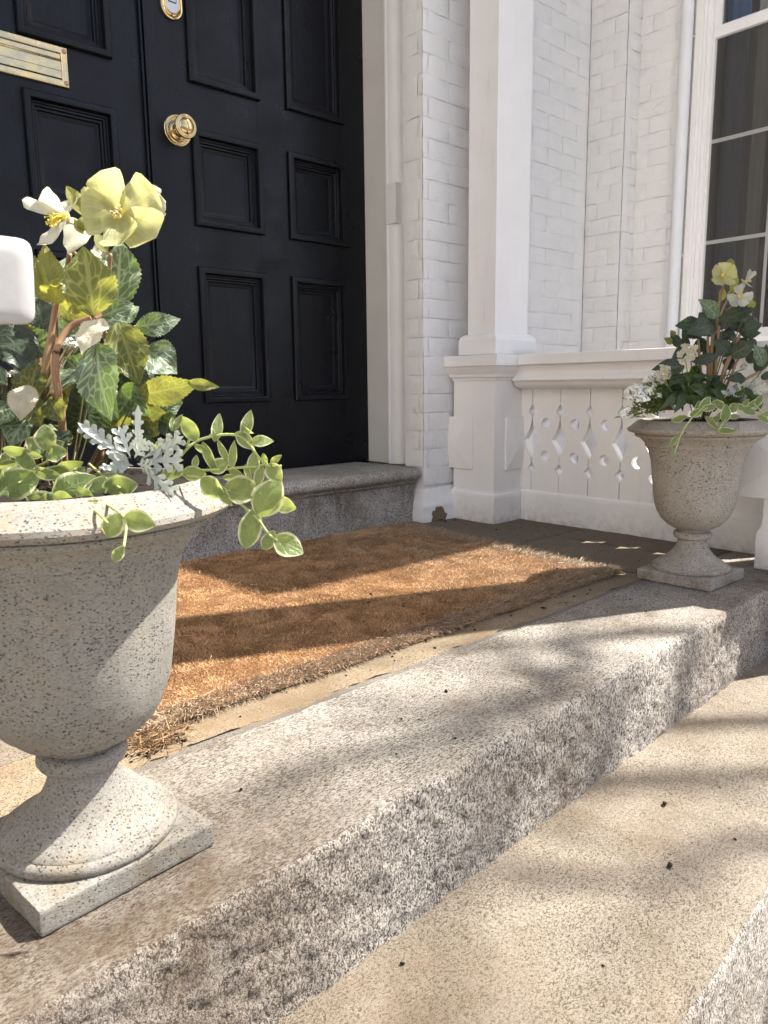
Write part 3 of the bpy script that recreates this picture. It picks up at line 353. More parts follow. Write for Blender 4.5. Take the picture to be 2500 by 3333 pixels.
DUSTY_NEAR=[[0.3037,0.6684,0.4354,0.3315,0.6344,0.4573,-0.7121,-0.6845,-0.156,0.0247,0,0.2,0.3],[0.3047,0.667,0.4337,0.328,0.6323,0.4339,-0.8193,-0.5473,0.1707,0.0308,0,0.2,0.3],[0.3009,0.6717,0.4389,0.3018,0.6678,0.4854,-0.31,-0.9479,-0.0738,0.0144,0,0.2,0.3],[0.3013,0.6685,0.4269,0.32,0.6321,0.4016,-0.8388,-0.5264,0.1389,0.0247,0,0.2,0.3],[0.2954,0.6759,0.4356,0.2866,0.6772,0.4665,-0.3165,-0.9473,-0.0502,0.0226,0,0.2,0.3],[0.2935,0.6777,0.4356,0.2593,0.7027,0.4692,-0.453,-0.8716,0.1874,0.0226,0,0.2,0.3],[0.2937,0.6755,0.4271,0.2681,0.6853,0.4284,-0.2481,-0.7351,0.6309,0.0123,0,0.2,0.3],[0.2964,0.6734,0.4287,0.2775,0.6779,0.4333,-0.2182,-0.9741,0.059,0.0247,0,0.2,0.3],[0.2979,0.6736,0.4355,0.3041,0.6587,0.4547,-0.8292,-0.5382,-0.1509,0.0226,0,0.2,0.3],[0.2992,0.6713,0.4304,0.3058,0.651,0.4278,-0.9498,-0.2985,-0.0933,0.0206,0,0.2,0.3]]
HELLE_FAR=[[1.8714,0.8428,0.6522,1.8216,0.8703,0.6946,-0.4845,-0.8748,-0.0017,0.0436,0,0.2,0.3],[1.8717,0.8402,0.6422,1.9114,0.7698,0.6715,-0.8668,-0.3353,0.3692,0.0435,4,0.2,0.3],[1.8411,0.838,0.6309,1.7626,0.8643,0.6139,-0.3703,-0.7887,0.4908,0.0482,4,0.2,0.3],[1.8422,0.8653,0.6346,1.792,0.9108,0.6342,-0.6338,-0.697,0.3354,0.0386,4,0.2,0.3],[1.8857,0.8372,0.6248,1.8561,0.8829,0.6472,-0.7591,-0.6072,0.2347,0.0354,4,0.2,0.3],[1.8919,0.8492,0.6417,1.9109,0.8536,0.677,-0.5631,-0.7254,0.3959,0.0311,4,0.2,0.3],[1.9049,0.8036,0.6136,1.9172,0.7561,0.6347,-0.9691,-0.1759,0.1731,0.0365,4,0.2,0.3],[1.9155,0.8082,0.6162,1.918,0.8276,0.651,-0.6686,-0.6284,0.3976,0.0336,4,0.2,0.3],[1.907,0.8012,0.6115,1.9228,0.7598,0.6129,-0.9181,-0.3553,-0.1759,0.0262,4,0.2,0.3],[1.8796,0.8142,0.5599,1.8372,0.8343,0.5992,-0.4617,-0.8858,-0.0458,0.0392,4,0.2,0.3],[1.8801,0.8136,0.5591,1.9006,0.7611,0.5904,-0.9445,-0.3172,0.085,0.0417,4,0.2,0.3],[1.8981,0.8268,0.5687,1.9039,0.7971,0.5815,-0.9695,-0.228,-0.0896,0.0282,4,0.2,0.3],[1.7801,0.8608,0.5482,1.8257,0.8088,0.5619,-0.6824,-0.674,-0.2829,0.0267,4,0.2,0.3],[1.7667,0.8701,0.5357,1.6813,0.905,0.5291,-0.3763,-0.8505,0.3675,0.041,4,0.2,0.3],[1.8132,0.907,0.5822,1.8004,0.927,0.6189,-0.6626,-0.7302,0.1667,0.0266,4,0.2,0.3],[1.7813,0.9107,0.5915,1.7576,0.9213,0.604,-0.4023,-0.9153,0.0174,0.0175,1,0.2,0.3],[1.8064,0.9192,0.6086,1.8017,0.9272,0.6249,-0.6626,-0.7302,0.1667,0.0151,1,0.2,0.3],[1.929,0.7606,0.521,1.9301,0.7469,0.5858,-0.7006,-0.7007,-0.1348,0.0331,4,0.2,0.3],[1.9273,0.751,0.5327,1.897,0.7632,0.5857,-0.5347,-0.8375,-0.1127,0.0347,0,0.2,0.3],[1.9028,0.7803,0.5034,1.8481,0.8031,0.5058,-0.3502,-0.8763,0.3308,0.027,4,0.2,0.3],[1.8956,0.8403,0.6173,1.9315,0.8181,0.6033,-0.4302,-0.8643,0.2606,0.0373,4,0.2,0.3],[1.9223,0.8275,0.6075,1.904,0.847,0.62,-0.6626,-0.7302,0.1667,0.0312,4,0.2,0.3],[1.889,0.8583,0.6101,1.8751,0.8914,0.6398,-0.7441,-0.5914,0.3107,0.0313,4,0.2,0.3],[1.9342,0.7544,0.5149,1.9294,0.7286,0.5026,-0.7571,-0.1614,0.633,0.0305,4,0.2,0.3],[1.9317,0.7576,0.5189,1.9227,0.7714,0.5431,-0.6626,-0.7302,0.1667,0.0219,4,0.2,0.3],[1.8836,0.8947,0.6282,1.8682,0.9031,0.6037,-0.6626,-0.7302,0.1667,0.0315,4,0.2,0.3],[1.9071,0.8777,0.5872,1.8751,0.905,0.5795,-0.6626,-0.7302,0.1667,0.0272,4,0.2,0.3],[1.9516,0.8277,0.5451,1.932,0.8437,0.5371,-0.6626,-0.7302,0.1667,0.0317,4,0.2,0.3],[1.952,0.799,0.6009,1.9612,0.785,0.5763,-0.6626,-0.7302,0.1667,0.0267,4,0.2,0.3],[1.8621,0.9087,0.6038,1.8544,0.9257,0.5881,-0.8668,-0.487,-0.1071,0.0271,4,0.2,0.3],[1.8608,0.8186,0.504,1.8413,0.8336,0.4923,-0.6626,-0.7302,0.1667,0.0307,4,0.2,0.3],[1.8848,0.8729,0.5375,1.9043,0.857,0.5455,-0.6626,-0.7302,0.1667,0.027,4,0.2,0.3],[1.9364,0.8355,0.6388,1.9729,0.819,0.6514,-0.4696,-0.8481,0.2454,0.0269,4,0.2,0.3],[1.9113,0.8644,0.5457,1.9121,0.8832,0.5711,-0.691,-0.5709,0.4434,0.0272,4,0.2,0.3],[1.8829,0.8519,0.6175,1.8971,0.8315,0.5849,-0.7678,-0.6376,0.0631,0.0355,4,0.2,0.3],[1.8727,0.8712,0.6022,1.8444,0.8896,0.5701,-0.5766,-0.8159,0.0417,0.0348,4,0.2,0.3],[1.9173,0.8168,0.6008,1.9376,0.7909,0.568,-0.7581,-0.6506,0.0446,0.0355,4,0.2,0.3],[1.9299,0.8469,0.6027,1.9144,0.8673,0.5705,-0.7775,-0.6284,-0.0243,0.0343,4,0.2,0.3],[1.9607,0.8188,0.6022,1.9485,0.8362,0.57,-0.8551,-0.5165,0.0449,0.0343,4,0.2,0.3],[1.8935,0.8746,0.6395,1.8886,0.8995,0.6693,-0.718,-0.5872,0.3737,0.0359,4,0.2,0.3],[1.9655,0.8062,0.626,1.995,0.7998,0.6552,-0.51,-0.7891,0.3424,0.0314,4,0.2,0.3],[1.8513,0.8963,0.627,1.8301,0.9101,0.6029,-0.7284,-0.6222,0.2867,0.0339,4,0.2,0.3],[1.9164,0.8692,0.5871,1.9002,0.8893,0.5505,-0.7629,-0.6463,-0.0161,0.0363,4,0.2,0.3],[1.9419,0.8007,0.5685,1.9678,0.7854,0.544,-0.5077,-0.8615,0.0038,0.034,4,0.2,0.3],[1.9199,0.8366,0.6381,1.9542,0.824,0.659,-0.4828,-0.8253,0.2928,0.034,4,0.2,0.3],[1.8332,0.9017,0.5784,1.7961,0.9161,0.5541,-0.5037,-0.8155,0.2851,0.0311,4,0.2,0.3],[1.9436,0.7854,0.5679,1.9669,0.7623,0.5594,-0.6626,-0.7302,0.1667,0.0328,4,0.2,0.3],[1.9273,0.8508,0.5496,1.9604,0.8306,0.5329,-0.4908,-0.868,0.0747,0.0318,4,0.2,0.3],[1.8766,0.8766,0.5212,1.8546,0.8901,0.4927,-0.6626,-0.7302,0.1667,0.0315,4,0.2,0.3],[1.8823,0.842,0.6921,1.8886,0.844,0.7261,-0.6626,-0.7302,0.1667,0.0202,3,0.2,0.3],[1.9221,0.8383,0.7142,1.9506,0.8375,0.764,-0.5848,-0.7442,0.3227,0.0187,3,0.2,0.3],[1.8943,0.8338,0.704,1.9113,0.822,0.7197,-0.6626,-0.7302,0.1667,0.0158,3,0.2,0.3],[1.9274,0.7982,0.6794,1.9448,0.7841,0.6871,-0.6626,-0.7302,0.1667,0.0193,3,0.2,0.3]]
STEM_FAR=[[0.0048,[[1.8705,0.8391,0.6322],[1.8581,0.8357,0.5682],[1.871,0.8412,0.4637]]],[0.0055,[[1.8566,0.8471,0.6124],[1.8453,0.8419,0.5444],[1.8714,0.8536,0.4595]]],[0.004,[[1.829,0.8695,0.6008],[1.8266,0.8644,0.5687],[1.8696,0.8699,0.4636]]],[0.0045,[[1.8469,0.8546,0.6065],[1.8402,0.8465,0.5445],[1.8583,0.8518,0.4598]]],[0.0045,[[1.9055,0.8025,0.6116],[1.8866,0.8097,0.5678],[1.8578,0.8213,0.5041],[1.8806,0.8452,0.4594]]],[0.0035,[[1.9041,0.7956,0.5755],[1.8807,0.8041,0.5197],[1.8822,0.8291,0.4553]]],[0.0048,[[1.8795,0.8141,0.5591],[1.8642,0.8191,0.52],[1.8665,0.8306,0.4597]]],[0.0042,[[1.9305,0.7592,0.521],[1.9028,0.7803,0.5034],[1.9066,0.8362,0.463]]],[0.004,[[1.8897,0.8435,0.7281],[1.8784,0.8455,0.6922],[1.8762,0.8478,0.633]]],[0.003,[[1.9048,0.827,0.7158],[1.8893,0.8347,0.688],[1.8749,0.8405,0.6562]]],[0.0035,[[1.8609,0.8922,0.5867],[1.8569,0.8827,0.5294],[1.8634,0.8755,0.4637]]],[0.003,[[1.9168,0.8105,0.6916],[1.8969,0.8251,0.6759],[1.8774,0.8373,0.6521]]]]
FLOWER_FAR=[{"c":[1.8721,0.8371,0.7501],"n":[-0.6987,-0.6956,0.1671],"p":[[1.8395,0.8525,0.7598,0.0337],[1.876,0.838,0.7815,0.0337],[1.8854,0.8105,0.7583,0.0345],[1.8569,0.8139,0.7203,0.0337],[1.8304,0.8389,0.7239,0.0337]],"k":0,"s":1},{"c":[1.9209,0.8033,0.7362],"n":[-0.0089,-0.9744,0.2245],"p":[[1.9298,0.787,0.7603,0.0162],[1.932,0.8,0.7659,0.0177],[1.8895,0.8039,0.7337,0.0145],[1.8947,0.8089,0.7165,0.0162],[1.904,0.7875,0.7197,0.0177]],"k":1,"s":1},{"c":[1.8851,0.7998,0.6983],"n":[-0.6373,-0.705,0.3111],"p":[[1.8485,0.8152,0.6923,0.0224],[1.8819,0.806,0.7245,0.0248],[1.8958,0.7728,0.6946,0.0279],[1.8664,0.7805,0.6713,0.0248],[1.8538,0.8066,0.6757,0.0239]],"k":1,"s":1},{"c":[1.9261,0.797,0.6694],"n":[-0.413,-0.8983,-0.1501],"p":[[1.9277,0.7836,0.6645,0.0162],[1.9204,0.7877,0.6538,0.0162],[1.9105,0.7978,0.6588,0.0146],[1.9259,0.7874,0.6745,0.0146],[1.9155,0.797,0.6747,0.0122]],"k":0,"s":0}]
BUD_FAR=[[1.9196,0.8425,0.7822,0.01]]
NEM_FAR_POS=[[1.7317,0.8532,0.5627,0.024],[1.6868,0.884,0.519,0.021],[1.7856,0.8616,0.5737,0.014]]
NEM_FAR_STEM=[[0.0022,[[1.7312,0.8511,0.5511],[1.7407,0.8491,0.5204],[1.7664,0.8544,0.4656]]],[0.0022,[[1.6876,0.8811,0.5094],[1.7142,0.879,0.486],[1.7525,0.8752,0.4419]]]]
